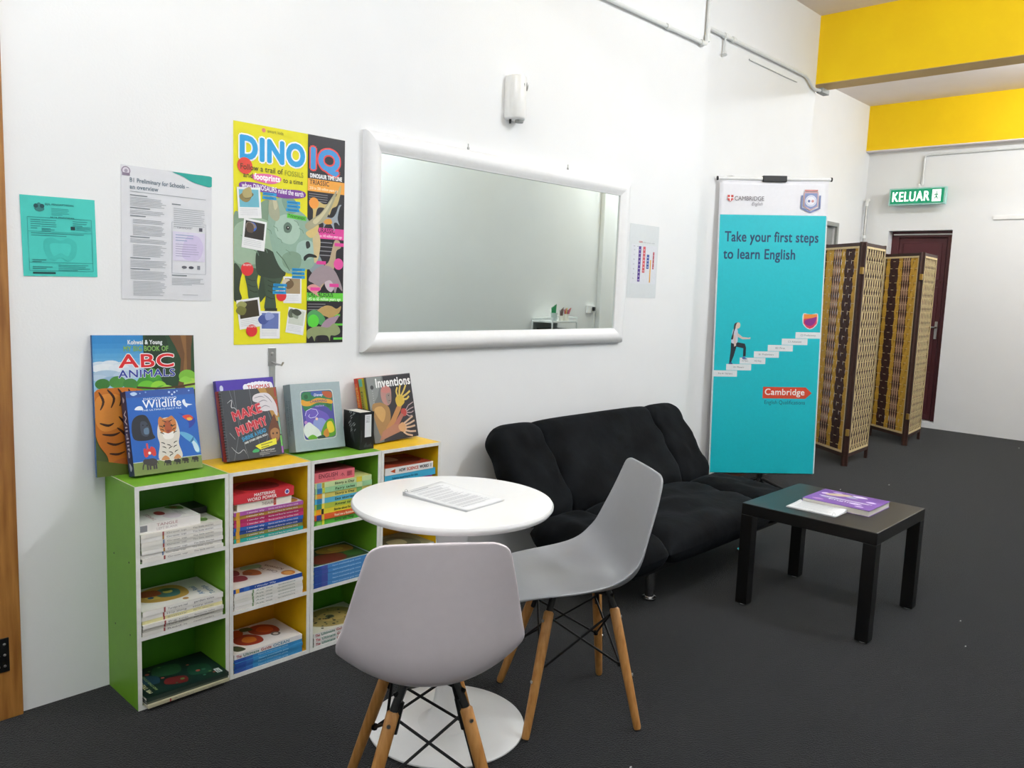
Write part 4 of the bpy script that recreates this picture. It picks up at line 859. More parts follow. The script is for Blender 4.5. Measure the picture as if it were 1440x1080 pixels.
# ---- books standing on top of the units
def abc(p):
    HH = p.H
    p.rect(0,HH*.42,100,HH*.58,'2f86c6')
    for i, c_ in enumerate(('3a8ecb','4697cf','54a0d2','62a8d6','72b1d9','82badc','92c2df')): p.rect(0,HH*.5,50,HH*(.44-.035*i),c_)
    for x_, y_, r_, c_ in ((6,.79,9,'cfdeea'),(16,.80,8,'dde7ef'),(27,.785,9,'d4e1ec'),(38,.77,8,'c6d8e8'),(10,.765,12,'e6edf2'),(24,.765,10,'dfe8f0'),(34,.745,9,'cddcea'),(12,.715,14,'a9c3da'),(30,.71,12,'b4cbdf'),(4,.70,8,'b9cfe2'),(18,.675,12,'8fb0cd')): p.circ(x_,HH*y_,r_,c_,ry=r_*.38)
    p.rect(0,0,100,HH*.42,'4a5a2a')
    p.poly([(48,HH),(100,HH),(100,HH*.40),(48,HH*.40)],'24452a').blob([(50,HH*.99),(70,HH),(72,HH*.8),(60,HH*.7),(50,HH*.78)],'1c3420').blob([(40,HH*.66),(56,HH*.76),(66,HH*.66),(70,HH*.5),(50,HH*.46),(38,HH*.54)],'3f8f2f')
    p.poly([(74,HH),(99,HH),(97,HH*.9),(96,HH*.7),(99,HH*.6),(99,HH*.52),(80,HH*.56),(84,HH*.68),(86,HH*.82),(80,HH*.92)],'6b4a2c').poly([(86,HH),(92,HH),(92,HH*.7),(90,HH*.6),(88,HH*.72),(90,HH*.86)],'8a6238')
    for x, y, r, c in ((8,.655,7,'3c7a34'),(22,.665,8,'4a8c3c'),(34,.65,7,'3f7f38'),(50,.62,9,'66b832'),(92,.69,9,'7ab83c'),(62,.62,8,'8ac83a'),(96,.63,8,'a4cc50'),(58,.71,7,'4a9a30'),(66,.58,9,'5aa83a')): p.circ(x,HH*y,r,c,ry=r*.75)
    for x, y, w_, c in ((52,.56,20,'7ac83a'),(70,.60,18,'98d048'),(44,.60,16,'5ab030'),(90,.66,14,'88c848')): p.blob([(x-w_/2,HH*y),(x,HH*(y+.03)),(x+w_/2,HH*y),(x,HH*(y-.018))],c)
    p.line([(40,HH*.622),(60,HH*.607),(80,HH*.612),(100,HH*.63)],2,'4a3420')
    # tiger body
    p.blob([(0,HH*.60),(18,HH*.625),(36,HH*.62),(52,HH*.58),(60,HH*.5),(62,HH*.36),(52,HH*.2),(40,HH*.10),(34,HH*.03),(14,HH*.03),(10,HH*.14),(2,HH*.24),(-2,HH*.4)],'c4701f').blob([(2,HH*.56),(20,HH*.58),(30,HH*.5),(24,HH*.36),(8,HH*.32),(0,HH*.4)],'d98a35').blob([(16,HH*.10),(34,HH*.12),(30,HH*.03),(16,HH*.03)],'b5602a')
    for L in ([(4,.60),(8,.53),(4,.46)],[(12,.615),(18,.55),(14,.47)],[(22,.62),(26,.56),(22,.48)],[(32,.615),(34,.56),(30,.50)],[(40,.60),(40,.54),(36,.49)],[(4,.38),(12,.36),(18,.38)],[(6,.30),(16,.29),(24,.31)],[(10,.24),(18,.22),(28,.24)],[(22,.42),(28,.36),(30,.28)],[(30,.46),(34,.38),(34,.30)],[(12,.16),(20,.15),(28,.17)],[(38,.44),(42,.34),(40,.24)],[(20,.34),(26,.30),(34,.22)]):
        p.stroke([(a,HH*b) for a, b in L],2.4,'3c1e10')
    p.poly([(0,0),(100,0),(100,HH*.06),(40,HH*.05),(0,HH*.12)],'5d6a2a')
    p.text('Kohwai & Young',33,HH*.935,4.2,'e8ecef',width=34,bold=.03).text('MY BIG BOOK OF',29,HH*.885,5,'7fae5a',width=44,bold=.03)
    p.text('ABC',24,HH*.768,13,'d8262c',width=54,bold=.025,outline='f6f4f2',ow=.04).text('ANIMALS',23,HH*.695,7.6,'2a3c9c',width=56,bold=.02,outline='eef2f6',ow=.03)
book('book', 'largest picture book, tiger and blue sky cover, propped against the wall', .357, .49, .012, '2f6fa8', '2a62a0', upright(1.0285,-.0555,.7896,0,.085,-.0165), front=abc)
def wild(p):
    HH = p.H; p.rect(0,0,100,HH,'1b5fb6').rect(0,HH*.92,100,HH*.08,'2a52a0')
    for a, b, c, d in ((20,.965,.9,'8ab0e0'),(28,.975,1.2,'6f98d4'),(62,.96,1.6,'a8c6e8'),(70,.955,1.4,'c6d8ee'),(66,.93,1.3,'d8e4f2'),(74,.97,1.2,'8ab0e0'),(92,.965,1.2,'8ab0e0')): p.circ(a,HH*b,c,d)
    p.blob([(6,HH*.97),(12,HH*.985),(16,HH*.96),(10,HH*.94)],'b8d0ea')
    p.text('DISCOVERING',24,HH*.88,3,'d8e4f2',width=48,bold=.02).text('Wildlife',22,HH*.785,11.5,'f4f7fa',width=56,bold=.012).text('THE ULTIMATE FACT FILE',20,HH*.75,2.4,'cfe0f2',width=58,bold=.02)
    p.blob([(10,HH*.775),(14,HH*.81),(20,HH*.81),(22,HH*.77),(18,HH*.765)],'e6eef6').blob([(80,HH*.84),(84,HH*.86),(86,HH*.81),(95,HH*.79),(88,HH*.78),(86,HH*.76),(82,HH*.79)],'e6eef6')
    p.rect(0,0,100,HH*.15,'77884a').rect(0,HH*.15,100,HH*.008,'b8c6cc')
    # gorilla
    p.blob([(4,HH*.62),(12,HH*.70),(24,HH*.70),(30,HH*.60),(32,HH*.48),(34,HH*.42),(18,HH*.40),(4,HH*.44)],'22262e').blob([(16,HH*.62),(24,HH*.62),(28,HH*.52),(24,HH*.45),(16,HH*.48)],'3a4250').blob([(20,HH*.54),(26,HH*.55),(26,HH*.48),(20,HH*.48)],'5d7890').circ(19,HH*.585,1,'101216').circ(25,HH*.58,1,'101216')
    # parrot, whale, frog
    p.blob([(72,HH*.70),(84,HH*.66),(92,HH*.64),(97,HH*.60),(94,HH*.54),(86,HH*.50),(86,HH*.57),(78,HH*.66)],'2a3c9c').blob([(78,HH*.655),(88,HH*.665),(94,HH*.62),(88,HH*.59),(81,HH*.62)],'d8432c').blob([(84,HH*.625),(90,HH*.63),(92,HH*.60),(86,HH*.595)],'e8b03a')
    p.blob([(70,HH*.46),(80,HH*.45),(92,HH*.38),(98,HH*.26),(98,HH*.19),(92,HH*.20),(88,HH*.30),(78,HH*.38)],'5fa8cf').blob([(88,HH*.36),(96,HH*.28),(97,HH*.20),(91,HH*.22)],'c6e0ec').blob([(84,HH*.32),(90,HH*.34),(92,HH*.40),(97,HH*.44),(90,HH*.38)],'2a6a9a')
    p.circ(24,HH*.265,4.6,'cf3a35').blob([(16,HH*.30),(20,HH*.30),(22,HH*.22),(17,HH*.21)],'c93a35').blob([(26,HH*.32),(32,HH*.30),(33,HH*.22),(28,HH*.22)],'c93a35').rect(20.5,HH*.30,2.4,8,'d8504a').circ(24,HH*.25,2,'f2e6e0')
    # tiger
    p.blob([(38,HH*.15),(40,HH*.34),(38,HH*.44),(40,HH*.56),(46,HH*.64),(56,HH*.655),(66,HH*.63),(70,HH*.54),(71,HH*.44),(68,HH*.33),(70,HH*.15)],'d8d2c8').blob([(41,HH*.60),(44,HH*.67),(50,HH*.64),(58,HH*.66),(62,HH*.67),(67,HH*.60),(66,HH*.50),(56,HH*.44),(44,HH*.48)],'c47a3c').blob([(50,HH*.60),(58,HH*.61),(60,HH*.50),(55,HH*.45),(50,HH*.50)],'a8522a')
    p.blob([(46,HH*.48),(54,HH*.46),(62,HH*.48),(60,HH*.40),(48,HH*.40)],'ece8e2').blob([(52,HH*.50),(57,HH*.50),(54.5,HH*.47)],'8a3a30').circ(49,HH*.555,1.5,'2a2a1c').circ(60,HH*.555,1.5,'2a2a1c')
    for a, b, s_ in ((42,.56,1),(43,.52,1),(42,.48,1),(66,.56,-1),(66,.52,-1),(67,.48,-1),(47,.62,1),(62,.62,-1),(42,.36,1),(43,.31,1),(42,.25,1),(66,.36,-1),(65,.31,-1),(66,.25,-1),(50,.33,1),(58,.30,-1),(52,.24,1),(58,.21,-1)): p.stroke([(a,HH*b),(a+4*s_,HH*(b-.012)),(a+6*s_,HH*(b-.03))],1.3,'231a16')
    p.blob([(40,HH*.15),(46,HH*.20),(52,HH*.15)],'c98a58').blob([(58,HH*.15),(64,HH*.2),(69,HH*.15)],'c98a58')
    def eleph(x, y, s_, c):
        p.circ(x+10*s_, y+4*s_, 6.5*s_, c, ry=4.6*s_).circ(x+3*s_, y+5.2*s_, 3.4*s_, c).circ(x+5.5*s_, y+5*s_, 2.6*s_, c, ry=3.4*s_)
        for lx_ in (4.4, 7.4, 12, 14.6): p.rect(x+lx_*s_-1.1*s_, y-4.6*s_, 2.2*s_, 8*s_, c)
        p.line([(x+1*s_, y+4*s_), (x-.8*s_, y), (x-1.4*s_, y-3.6*s_)], 1.5*s_, c).line([(x+16*s_, y+5*s_), (x+17.6*s_, y+1*s_)], .6*s_, c)
    eleph(14,HH*.10,1.2,'3f3a3a')
    for x in (44,58,70,85): eleph(x,HH*.10,.6,'2f2c2a')
def wild_sp(p):
    p.rect(0,0,100,p.H,'24305c').text('Wildlife',22,p.H*.28,6,'d8deea',width=56,bold=.02).blob([(6,p.H*.4),(10,p.H*.7),(13,p.H*.4)],'c6d0e2').blob([(84,p.H*.3),(90,p.H*.75),(94,p.H*.4)],'c6d0e2')
book('book', 'thick blue wildlife book with a tiger, propped in front of the largest book', .249, .296, .040, '1d57a8', '24305c', upright(1.118,-.150,.7985,.045,.24,-.012), front=wild, spinep=wild_sp, bt=.003)
def thomas(p):
    HH = p.H; p.rect(0,0,100,HH,'4a34a4').rect(0,0,100,HH*.5,'b9c8d8').circ(8,HH*.9,3,'c6cbe0',ry=5)
    for x in range(50,96,6): p.circ(x,HH*.89+3*math.sin((x-50)/45*PI),5.5,'eef0f6')
    p.rect(46,HH*.80,52,HH*.09,'eef0f6').text('THOMAS',52,HH*.865,6,'c0353f',width=40,bold=.025)
book('book', 'purple-topped storybook mostly hidden behind the black spiral book', .247, .309, .020, '4a34a4', '3a2c8c', upright(1.478,-.093,.7935,.03,.205,.012), front=thomas, bt=.0025)
def mummy(p):
    HH = p.H; p.rect(0,0,100,HH,'3c4046').rect(0,0,5,HH,'4a4e54')
    for a, b in ((26,36),(52,30),(18,-20),(70,-30)): p.line([(a,HH),(a-b*.2+8,HH*.5),(a+b*.3,0)],.5,'7f858c')
    p.poly([(66,HH),(99,HH),(99,HH*.48),(88,HH*.52),(78,HH*.8)],'b58a44').poly([(80,HH),(99,HH),(99,HH*.6),(90,HH*.7)],'8a602c').rect(95,HH*.86,3,HH*.13,'a8352c').rect(95,HH*.62,3,HH*.2,'a8352c').rect(96,HH*.3,3,HH*.25,'7fb09a').rect(96,HH*.12,3,HH*.16,'6ab85a').rect(96,HH*.02,3,HH*.1,'a868b8')
    p.stroke([(12,HH*.82),(20,HH*.86),(18,HH*.76),(24,HH*.74),(30,HH*.64)],1.2,'c6c9cc').stroke([(10,HH*.2),(20,HH*.1),(30,HH*.14),(34,HH*.06)],1.2,'a8abae').line([(10,HH*.4),(18,HH*.3)],.6,'a8abae')
    # gauze wrapped hand
    p.blob([(58,HH*.90),(72,HH*.93),(86,HH*.90),(96,HH*.74),(96,HH*.58),(92,HH*.60),(88,HH*.66),(72,HH*.66),(62,HH*.72),(66,HH*.78),(56,HH*.82)],'d8d3d8')
    for L in ([(58,.86),(70,.88),(78,.85)],[(62,.78),(74,.82),(82,.79)],[(66,.70),(76,.74),(86,.70)],[(76,.90),(84,.84),(90,.76)]): p.stroke([(a,HH*b) for a, b in L],1.4,'8f8a94')
    p.blob([(84,HH*.52),(90,HH*.60),(93,HH*.50),(97,HH*.36),(94,HH*.22),(86,HH*.18),(78,HH*.24),(76,HH*.36)],'6b3f2a').blob([(80,HH*.36),(88,HH*.40),(95,HH*.36),(94,HH*.25),(86,HH*.19),(80,HH*.26)],'a8784a').circ(84,HH*.32,1.6,'3a2418').circ(91,HH*.32,1.6,'3a2418').line([(84,HH*.245),(90,HH*.245)],1,'4a2418')
    p.text('MAKE',20,HH*.56,14,'c62f3c',width=50,bold=.03,rot=12,outline='f0a0a4',ow=.03).text('A',42,HH*.50,5,'eceaea',bold=.03,width=6,rot=12).text('MUMMY',24,HH*.345,13.5,'c62f3c',width=54,bold=.03,rot=14,outline='f0a0a4',ow=.03)
    p.text('SHRINK A HEAD',30,HH*.255,6.4,'3c9ccf',width=44,bold=.03,rot=15).text('AND OTHER USEFUL SKILLS',33,HH*.215,3,'e6e6e6',width=42,bold=.03,rot=14)
    p.poly([(50,HH*.17),(56,HH*.19),(88,HH*.25),(88,HH*.16),(58,HH*.11)],'e3e03a').greek(60,HH*.165,24,2,4,'8a8a2a',rot=8,h=1.6).blob([(44,HH*.10),(50,HH*.13),(56,HH*.11),(54,HH*.08),(46,HH*.08)],'3fa86a').text('H.P. NEWQUIST',60,HH*.08,2.6,'d8d8d8',width=24,bold=.02).greek(56,HH*.055,30,2,2.4,'9a9da0',h=1)
b = book('book', 'black spiral-bound book with a bandaged hand on the left yellow unit', .249, .270, .024, '33363b', 'a02830', upright(1.468,-.127,.7985,.035,.235,0), front=mummy, bt=.0022)
mb = MB()
for i in range(24):
    z = .012+i*.0107; mb.tube([(.004+.006*math.cos(a), .002-.0062*math.sin(a), z+.0012*math.sin(a)) for a in [k*PI/4 for k in range(-1,6)]], .0013, M_black, 5, False)
mb.build('spiral_binding', b, kind='stuff')
def charm(p):
    HH = p.H; p.rect(0,0,100,HH,'9fb0b4')
    for i in range(150): p.circ(random.random()*98+1, random.random()*(HH-2)+1, .5, random.choice(['8a9ca2','b5c4c6','93a5aa']),n=5)
    x0,x1,y0,y1 = 19,83,HH*.16,HH*.88
    rr = lambda d: [(x0-d+6,y0-d),(x1+d-6,y0-d),(x1+d-1.6,y0-d+1.6),(x1+d,y0-d+6),(x1+d,y1+d-6),(x1+d-1.6,y1+d-1.6),(x1+d-6,y1+d),(x0-d+6,y1+d),(x0-d+1.6,y1+d-1.6),(x0-d,y1+d-6),(x0-d,y0-d+6),(x0-d+1.6,y0-d+1.6)]
    p.poly(rr(1.2),'d8ddc8').poly(rr(0),'4a4a9a')
    p.blob([(22,HH*.86),(50,HH*.86),(80,HH*.86),(81,HH*.70),(78,HH*.56),(70,HH*.62),(56,HH*.66),(40,HH*.64),(28,HH*.58),(21,HH*.66)],'2f7a4a').blob([(40,HH*.86),(64,HH*.86),(62,HH*.80),(44,HH*.80)],'3f5fa8').blob([(62,HH*.86),(80,HH*.85),(80,HH*.76),(68,HH*.78)],'b8582f').circ(29,HH*.80,4,'1f5a34').circ(73,HH*.66,5,'2a6a34')
    p.blob([(20,HH*.76),(32,HH*.73),(50,HH*.77),(68,HH*.75),(81,HH*.72),(80,HH*.67),(66,HH*.69),(50,HH*.70),(34,HH*.66),(20,HH*.68)],'dca02f').text('Disney',45,HH*.80,4.6,'e6e6f2',width=18,bold=.02,shear=.2).text('CHARMING',36,HH*.705,4.6,'3a3a78',width=34,bold=.02).text('tales',46,HH*.64,3.4,'b8a8e0',width=18,shear=.3)
    p.blob([(24,HH*.56),(40,HH*.62),(56,HH*.58),(70,HH*.50),(72,HH*.36),(50,HH*.30),(30,HH*.36)],'6a58b8').blob([(40,HH*.44),(58,HH*.46),(68,HH*.34),(56,HH*.24),(40,HH*.28)],'8a9ad0')
    p.line([(24,HH*.52),(27,HH*.59),(36,HH*.62),(47,HH*.60),(50,HH*.54),(44,HH*.49),(34,HH*.48),(30,HH*.51),(33,HH*.535)],.9,'dfe0f4')
    # plain generic garden in place of the story figures
    p.blob([(20,HH*.36),(30,HH*.42),(40,HH*.36),(50,HH*.28),(52,HH*.18),(30,HH*.17),(20,HH*.24)],'dfe8e0').blob([(52,HH*.22),(60,HH*.36),(70,HH*.44),(80,HH*.42),(82,HH*.20),(64,HH*.17)],'5a9a2c').blob([(66,HH*.38),(76,HH*.40),(80,HH*.26),(68,HH*.24)],'e6d22f').blob([(58,HH*.26),(66,HH*.30),(68,HH*.19),(58,HH*.18)],'c8862f').blob([(26,HH*.20),(36,HH*.23),(44,HH*.17),(28,HH*.165)],'6ab02c').blob([(44,HH*.19),(56,HH*.21),(60,HH*.165),(46,HH*.165)],'2a4a3a').circ(24,HH*.42,3,'b98ac8').circ(46,HH*.46,2.6,'e6c6b0')
def charm_sp(p):
    p.rect(0,0,100,p.H,'8fa0a6').text('CHARMING TALES',24,p.H*.58,4,'62737a',width=44,bold=.01).text('FOR BEDTIME READING',24,p.H*.24,4,'62737a',width=52,bold=.01)
book('book', 'thick grey speckled storybook with a round-cornered garden picture', .236, .276, .052, '93a4a9', '8797a0', upright(1.763,-.130,.8,-.006,.20,-.006), front=charm, spinep=charm_sp, bt=.003)
# black book, spine to the room
t = thing('book', 'thick black book standing spine-out beside the grey speckled storybook', 'book', (2.024,-.199,.7885), .02)
M_blk = cov('121416'); MB().box(0,.074,0,.003,0,.16,M_blk).box(0,.003,.003,.115,0,.16,M_blk).box(.071,.074,.003,.115,0,.16,M_blk).build('cover', t, bevel=.001)
MB().box(.0035,.0705,.0035,.112,.003,.157,M_pages).build('page_block', t)
p = Print(.074,.16); HH = p.H; p.rect(34,HH*.33,46,HH*.6,'e2e3e6').greek(42,HH*.88,30,6,6,'9a9ca2',h=2).text('BIBLE',42,HH*.72,6,'6a6c72',width=28); 
for i in range(9): p.rect(30+i*6.5,HH*.06,4.5,8+20*random.random(),'3f4347')
p.greek(8,HH*.5,5,10,7,'7a7c80',h=1.2); p.build(t,(0,-.0001,0),(1,0,0),(0,0,1),name='spine_print')
p = Print(.112,.16); HH = p.H
for i in range(16): 
    a = HH*(.4+.55*random.random()); x = 30+40*random.random(); p.blob([(x,a),(x+5,a+5),(x+8+8*random.random(),a+12),(x+3,a+8)],'a9adb0')
for i in range(5): p.line([(46,HH*.8),(50+6*i,HH*(.3-.03*i))],.8,'6a6e72')
p.build(t,(-.0001,.115,0),(0,-1,0),(0,0,1),name='cover_print')
# inventions book and the two behind it
def inv(p):
    HH = p.H; p.rect(0,0,100,HH,'26242a').poly([(0,HH),(36,HH),(36,HH*.5),(20,0),(0,0)],'6e7272').poly([(0,HH),(34,HH),(20,HH*.7),(0,HH*.5)],'858a88').rect(36,HH*.99,64,HH*.01,'55565a')
    p.circ(10,HH*.84,3.6,'3a3d3d').greek(9,HH*.78,2,8,4,'b0b2b2',h=1)
    p.blob([(28,HH*.62),(28,HH*.78),(38,HH*.85),(50,HH*.80),(50,HH*.68),(47,HH*.58),(38,HH*.54)],'b08078').blob([(38,HH*.70),(48,HH*.72),(47,HH*.60),(40,HH*.56)],'8f7f78').blob([(29,HH*.78),(38,HH*.85),(49,HH*.80),(46,HH*.74),(34,HH*.74)],'c07a72').circ(44,HH*.69,1,'22201f').line([(42,HH*.61),(47,HH*.61)],.8,'4a3430')
    p.blob([(4,HH*.54),(20,HH*.60),(34,HH*.56),(42,HH*.48),(40,HH*.30),(26,HH*.16),(14,HH*.10)],'a07a48').blob([(8,HH*.5),(24,HH*.54),(32,HH*.44),(22,HH*.30)],'c49a5c')
    p.poly([(28,HH*.20),(40,HH*.30),(60,HH*.52),(66,HH*.58),(74,HH*.56),(66,HH*.44),(48,HH*.24),(34,HH*.14)],'b5804a').blob([(60,HH*.52),(58,HH*.62),(66,HH*.68),(76,HH*.66),(78,HH*.56),(68,HH*.50)],'cfae3a')
    for L in ([(64,.66),(62,.74),(66,.80)],[(68,.67),(70,.76),(74,.84)],[(72,.66),(80,.74),(86,.82)],[(75,.64),(86,.68),(94,.72)],[(75,.60),(84,.60),(90,.64)]): p.line([(a,HH*b) for a, b in L],3.4,'d8bc5a')
    p.blob([(66,HH*.40),(70,HH*.46),(80,HH*.44),(80,HH*.36),(70,HH*.34)],'b5443c').poly([(44,HH*.22),(66,HH*.40),(72,HH*.36),(52,HH*.16)],'a86a5c')
    for L in ([(78,.43),(86,.50),(98,.54)],[(79,.41),(88,.44),(97,.46)],[(79,.39),(90,.38),(96,.40)],[(78,.37),(84,.33),(92,.33)]): p.line([(a,HH*b) for a, b in L],1.8,'b09a9a')
    p.poly([(10,HH*.02),(30,HH*.06),(62,HH*.12),(66,HH*.22),(46,HH*.24),(20,HH*.16)],'a8745c').blob([(56,HH*.20),(66,HH*.25),(74,HH*.20),(72,HH*.10),(60,HH*.12)],'c89a6c')
    for L in ([(70,.23),(82,.28),(92,.32)],[(72,.20),(84,.22),(95,.25)],[(72,.16),(84,.16),(95,.17)],[(70,.12),(82,.09),(95,.08)],[(66,.10),(74,.05),(86,.02)]): p.line([(a,HH*b) for a, b in L],3.2,'c8aa90')
    p.text('Inventions',19,HH*.83,15,'f2f2f0',width=78,bold=.03)
YI = upright(2.148,-.142,.7935,.07,.22,.02)
book('book', 'black inventions book with gold and red hands, on the right yellow unit', .262, .292, .013, '222026', '5c6060', YI, front=inv, bt=.0025)
def disp(k, w_): 
    return YI @ Matrix.Translation((-.012-.006*k, .0142+.0245*k, .0045+.0048*k))
b = book('book', 'yellow-green book right behind the black inventions book', .25, .285, .023, 'b8b42c', 'a8a03a', disp(0,0), spinep=sp([('Dinosaurs',20,50,'2f4a2a')],'',cap=4,tags=((0,12,'5fb8a0'),(60,14,'d8d03a'),(80,20,'3c4a2a'))))
book('book', 'orange-spined book leaning on the wall behind the inventions book', .24, .285, .020, 'd8572a', 'dc5a2a', disp(1,0), spinep=sp([('SCIENCE FACTS',14,70,'e8c05a')],'',cap=4,tags=((0,8,'c83a2a'),)))

# ------------------------------------------------------------------ books and papers on the tables
def quad_M(bl, br, z):      # flat, face up, bottom edge bl->br
    a = Vector((br[0]-bl[0], br[1]-bl[1], 0)).normalized(); up_ = Vector((-a.y, a.x, 0)); n = Vector((0,0,-1))
    m = Matrix((a, n, up_)).transposed().to_4x4(); m.translation = Vector((bl[0], bl[1], z)); return m
def purple(p):
    HH = p.H; p.rect(0,0,100,HH,'7a4fa8').blob([(0,HH*.9),(40,HH),(100,HH*.96),(100,HH*.7),(50,HH*.78),(0,HH*.7)],'6a3c9a')
    for a, b, c, d, cl in ((18,.16,9,5,'b98ac8'),(30,.40,18,8,'8a86b0'),(70,.30,10,5,'d8c6ee'),(60,.84,12,6,'e6dcf2'),(26,.84,8,4,'c8b0e6'),(84,.60,8,5,'d8c6ee'),(52,.70,10,5,'a8b0c8'),(12,.66,6,6,'d8c6e6'),(80,.16,7,4,'cdb8e6')): p.blob([(a-c,HH*b),(a,HH*b+d),(a+c,HH*b),(a,HH*b-d)],cl)
    p.blob([(20,HH*.56),(36,HH*.62),(50,HH*.80),(40,HH*.84),(22,HH*.74),(14,HH*.62)],'cbb89a').rect(10,HH*.44,80,2,'e8e0f4').rect(14,HH*.40,72,2,'e8e0f4').text('English',30,HH*.28,6,'f0eaf8',width=44,bold=.02).text('ACTIVITY BOOK',10,HH*.93,3.4,'d8c8ee',width=40)
A_, B_2, C_, D_ = (3.815,-1.362), (4.075,-1.345), (4.085,-1.66), (3.808,-1.68)
# cover text reads from the right-hand side of the table: bottom edge D -> A side
Mq = quad_M((4.082,-1.662), (4.075,-1.345), .505+.0285)
book('book', 'purple-covered activity book lying on the black side table', .318, .27, .028, '7a4fa8', '8a6ab0', quad_M((3.812,-1.668),(4.082,-1.664),.505+.0285) if 0 else Matrix.Translation((3.812,-1.352,.505+.0285)) @ Matrix.Rotation(math.radians(-90),4,'Z') @ Matrix(((1,0,0,0),(0,0,1,0),(0,-1,0,0),(0,0,0,1))), front=purple, bt=.0012)
def papers(label, x, y, z, rz, w_, h_, nsh, grp, clip):
    t = thing('paper_stack', label, 'papers', (x,y,z), rz, grp); M_pp = mat('white_paper','f1f2f2',.6,var=.01)
    rnd = random.Random(3)
    for i in range(nsh):
        n = 8; lift = .0022*(i+1); a0 = rnd.uniform(-.006,.006)*(.3 if i == nsh-1 else 1); vs = []
        for j in range(n+1):
            for q_ in range(n+1):
                u_, v_ = q_/n, j/n; zz = .0004+i*.0011 + .010*(i/nsh)*max(0,(v_-.1))**2 + .006*(u_*(v_))**2*(i/nsh)
                vs.append((u_*w_+a0*(1-v_), v_*h_, zz))
        fs = [(j*(n+1)+k_, j*(n+1)+k_+1, (j+1)*(n+1)+k_+1, (j+1)*(n+1)+k_) for j in range(n) for k_ in range(n)]
        mb = MB(); mb.add(vs, fs, M_pp, True); o = mb.build('sheet', t, autos=False, solid=.0003)
        if i == nsh-1: zt = vs
    # print follows the top sheet
    mb = MB(); f = lambda u_, v_: .0004+(nsh-1)*.0011 + .010*((nsh-1)/nsh)*max(0,(v_-.1))**2 + .006*(u_*v_)**2*((nsh-1)/nsh) + .0007
    def bar_(u0,u1,v0,v1,c):
        k_ = 4; vs = [(u*w_, v*h_, f(u,v)) for v in (v0,v1) for u in [u0+(u1-u0)*i/k_ for i in range(k_+1)]]
        mb.add(vs, [(i,i+1,k_+2+i,k_+1+i) for i in range(k_)], ink(c))
    v = .90; bar_(.12,.55,.925,.94,'8a8c90')
    while v > .1:
        for _ in range(rnd.choice((2,3,4))):
            bar_(.1,.1+.78*rnd.uniform(.75,1),v-.008,v,'b9bbbe'); v -= .022
        v -= .025
    mb.build('print', t)
    if clip:
        cx_, cy_ = clip
        MB().tube([(cx_*w_+.004*math.cos(a)*1.6, cy_*h_+.003*math.sin(a), .010+.009*math.sin(a)) for a in [k*PI/5 for k in range(10)]], .0009, M_steel, 6).build('paper_clip', t)
    return t
papers('stapled white printed sheets lying on the white round table', 1.722,-1.178,.793, math.radians(6), .19,.285, 5, 'loose papers on the tables', (.06,.97))
papers('clipped white printed sheets lying beside the purple book', 3.675,-1.335,.505, math.radians(-90), .235,.150, 6, 'loose papers on the tables', (.95,.06))

# ------------------------------------------------------------------ opposite wall, seen in the mirror
t = thing('utility_rack', 'white wire rack of pen pots seen in the wall mirror', 'rack', (7.24,-3.235,0))
M_rk = mat('white_rack', 'e6eae8', .4)
for sx in (-.22,.22):
    for sy in (-.15,.15): MB().tube([(sx,sy,0),(sx,sy,1.165 if sx > 0 or sy > 0 else 1.12)], .009, M_rk, 8).build('post', t)
for z in (1.10,.72,.3): MB().box(-.225,.225,-.155,.155,z,z+.022,M_rk).build('shelf_board', t, bevel=.003)
MB().tube([(.22,-.15,1.16),(.22,.15,1.16)], .008, M_rk, 8).tube([(-.22,-.15,1.135),(.22,-.15,1.16)], .007, M_rk, 8).build('rail', t)
MB().box(-.21,.21,-.153,-.148,.75,1.09,mat('grey_sheet','8d9596',.5)).build('back_panel', t)
tag(MB().box(7.06,7.42,-3.36,-3.13,.745,1.03,M_black).build('printer', bevel=.01), 'black machine under the pen pots on the rack in the mirror', 'printer')
M_clr = mat('clear_pot', 'c3d0cc', .2); M_pot = mat('white_pot', 'f2efe2', .4)
t = thing('pen_pot', 'tall clear pot of green pens on the rack in the mirror', 'pot', (7.13,-3.16,1.1225)); MB().lathe([(.034,0),(.04,.09),(.038,.09),(.033,.003)], M_clr, 20).build('cup', t)
for i in range(5): MB().tube([(-.015+.007*i,.004*i-.01,.006),(-.03+.012*i,-.01+.006*i,.15+.01*i)], .006, mat('green_pen','1f9a5c',.4), 6).build('pen', t)
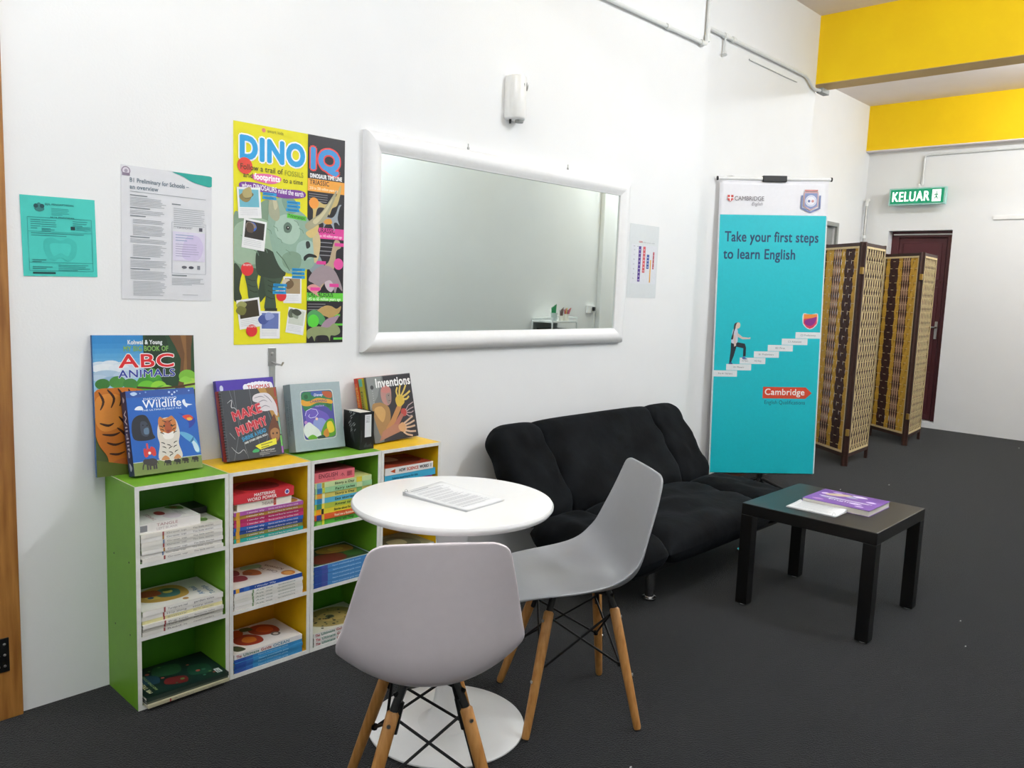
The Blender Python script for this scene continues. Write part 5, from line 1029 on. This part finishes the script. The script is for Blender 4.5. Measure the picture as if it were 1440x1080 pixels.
t = thing('pen_pot', 'small pot of brown pencils on the rack in the mirror', 'pot', (7.235,-3.14,1.1225)); MB().lathe([(.024,0),(.028,.06),(.026,.06),(.023,.003)], M_pot, 20).build('cup', t)
for i in range(4): MB().tube([(-.01+.006*i,.002*i,.006),(-.02+.014*i,.004*i,.12+.012*i)], .005, mat('brown_pen','6a4a44',.5), 6).build('pen', t)
t = thing('pen_pot', 'white cup of red and yellow pens on the rack in the mirror', 'pot', (7.32,-3.14,1.1225)); MB().lathe([(.03,0),(.036,.08),(.034,.08),(.029,.003)], M_pot, 20).build('cup', t)
for i, c in enumerate(('c8405a','d8572a','e0b83a','8a2f4a','d86a8a','c83a3a')): MB().tube([(-.014+.005*i,.002*i-.005,.006),(-.03+.018*i,.004*i,.13+.01*(i%3))], .0055, mat('pen_'+c,c,.4), 6).build('pen', t)
struct(MB().box(8.22,8.45,YR,YR+.06,0,3.3,M_wallr).build('trim_2'))
t = thing('wall_socket', 'white wall socket with a dark plug seen in the wall mirror', 'socket', (8.08,YR,1.25)); MB().box(-.07,.07,.0005,.03,-.05,.05,M_white).build('face_plate', t, bevel=.004); 
pl = MB().box(.02,.055,.0305,.06,-.02,.03,M_black).build('plug', t, bevel=.004); MB().tube([(.04,.05,-.02),(.035,.05,-.2),(.0,.035,-.6),(0,.02,-1.24)], .005, M_pvc, 6).build('cable', pl)

# specks of paper on the carpet
mb = MB(); M_sp = mat('paper_speck','dcdcd8',.7)
for x, y, s_ in ((2.05,-1.62,.004),(6.9,-.75,.006),(9.9,-1.05,.008),(3.9,-2.1,.004),(6.4,-.55,.005),(4.2,-2.0,.004),(1.2,-.9,.003)):
    mb.box(x,x+s_*2,y,y+s_,0.0005,.003,M_sp)
tag(mb.build('paper_specks', kind='stuff'), 'tiny white specks of paper scattered on the carpet', 'specks')

# ------------------------------------------------------------------ plan units to metres
for o in list(C.objects):
    if o.parent is None and o.type not in ('CAMERA', 'LIGHT'):
        o.matrix_world = Matrix.Scale(S, 4) @ o.matrix_basis
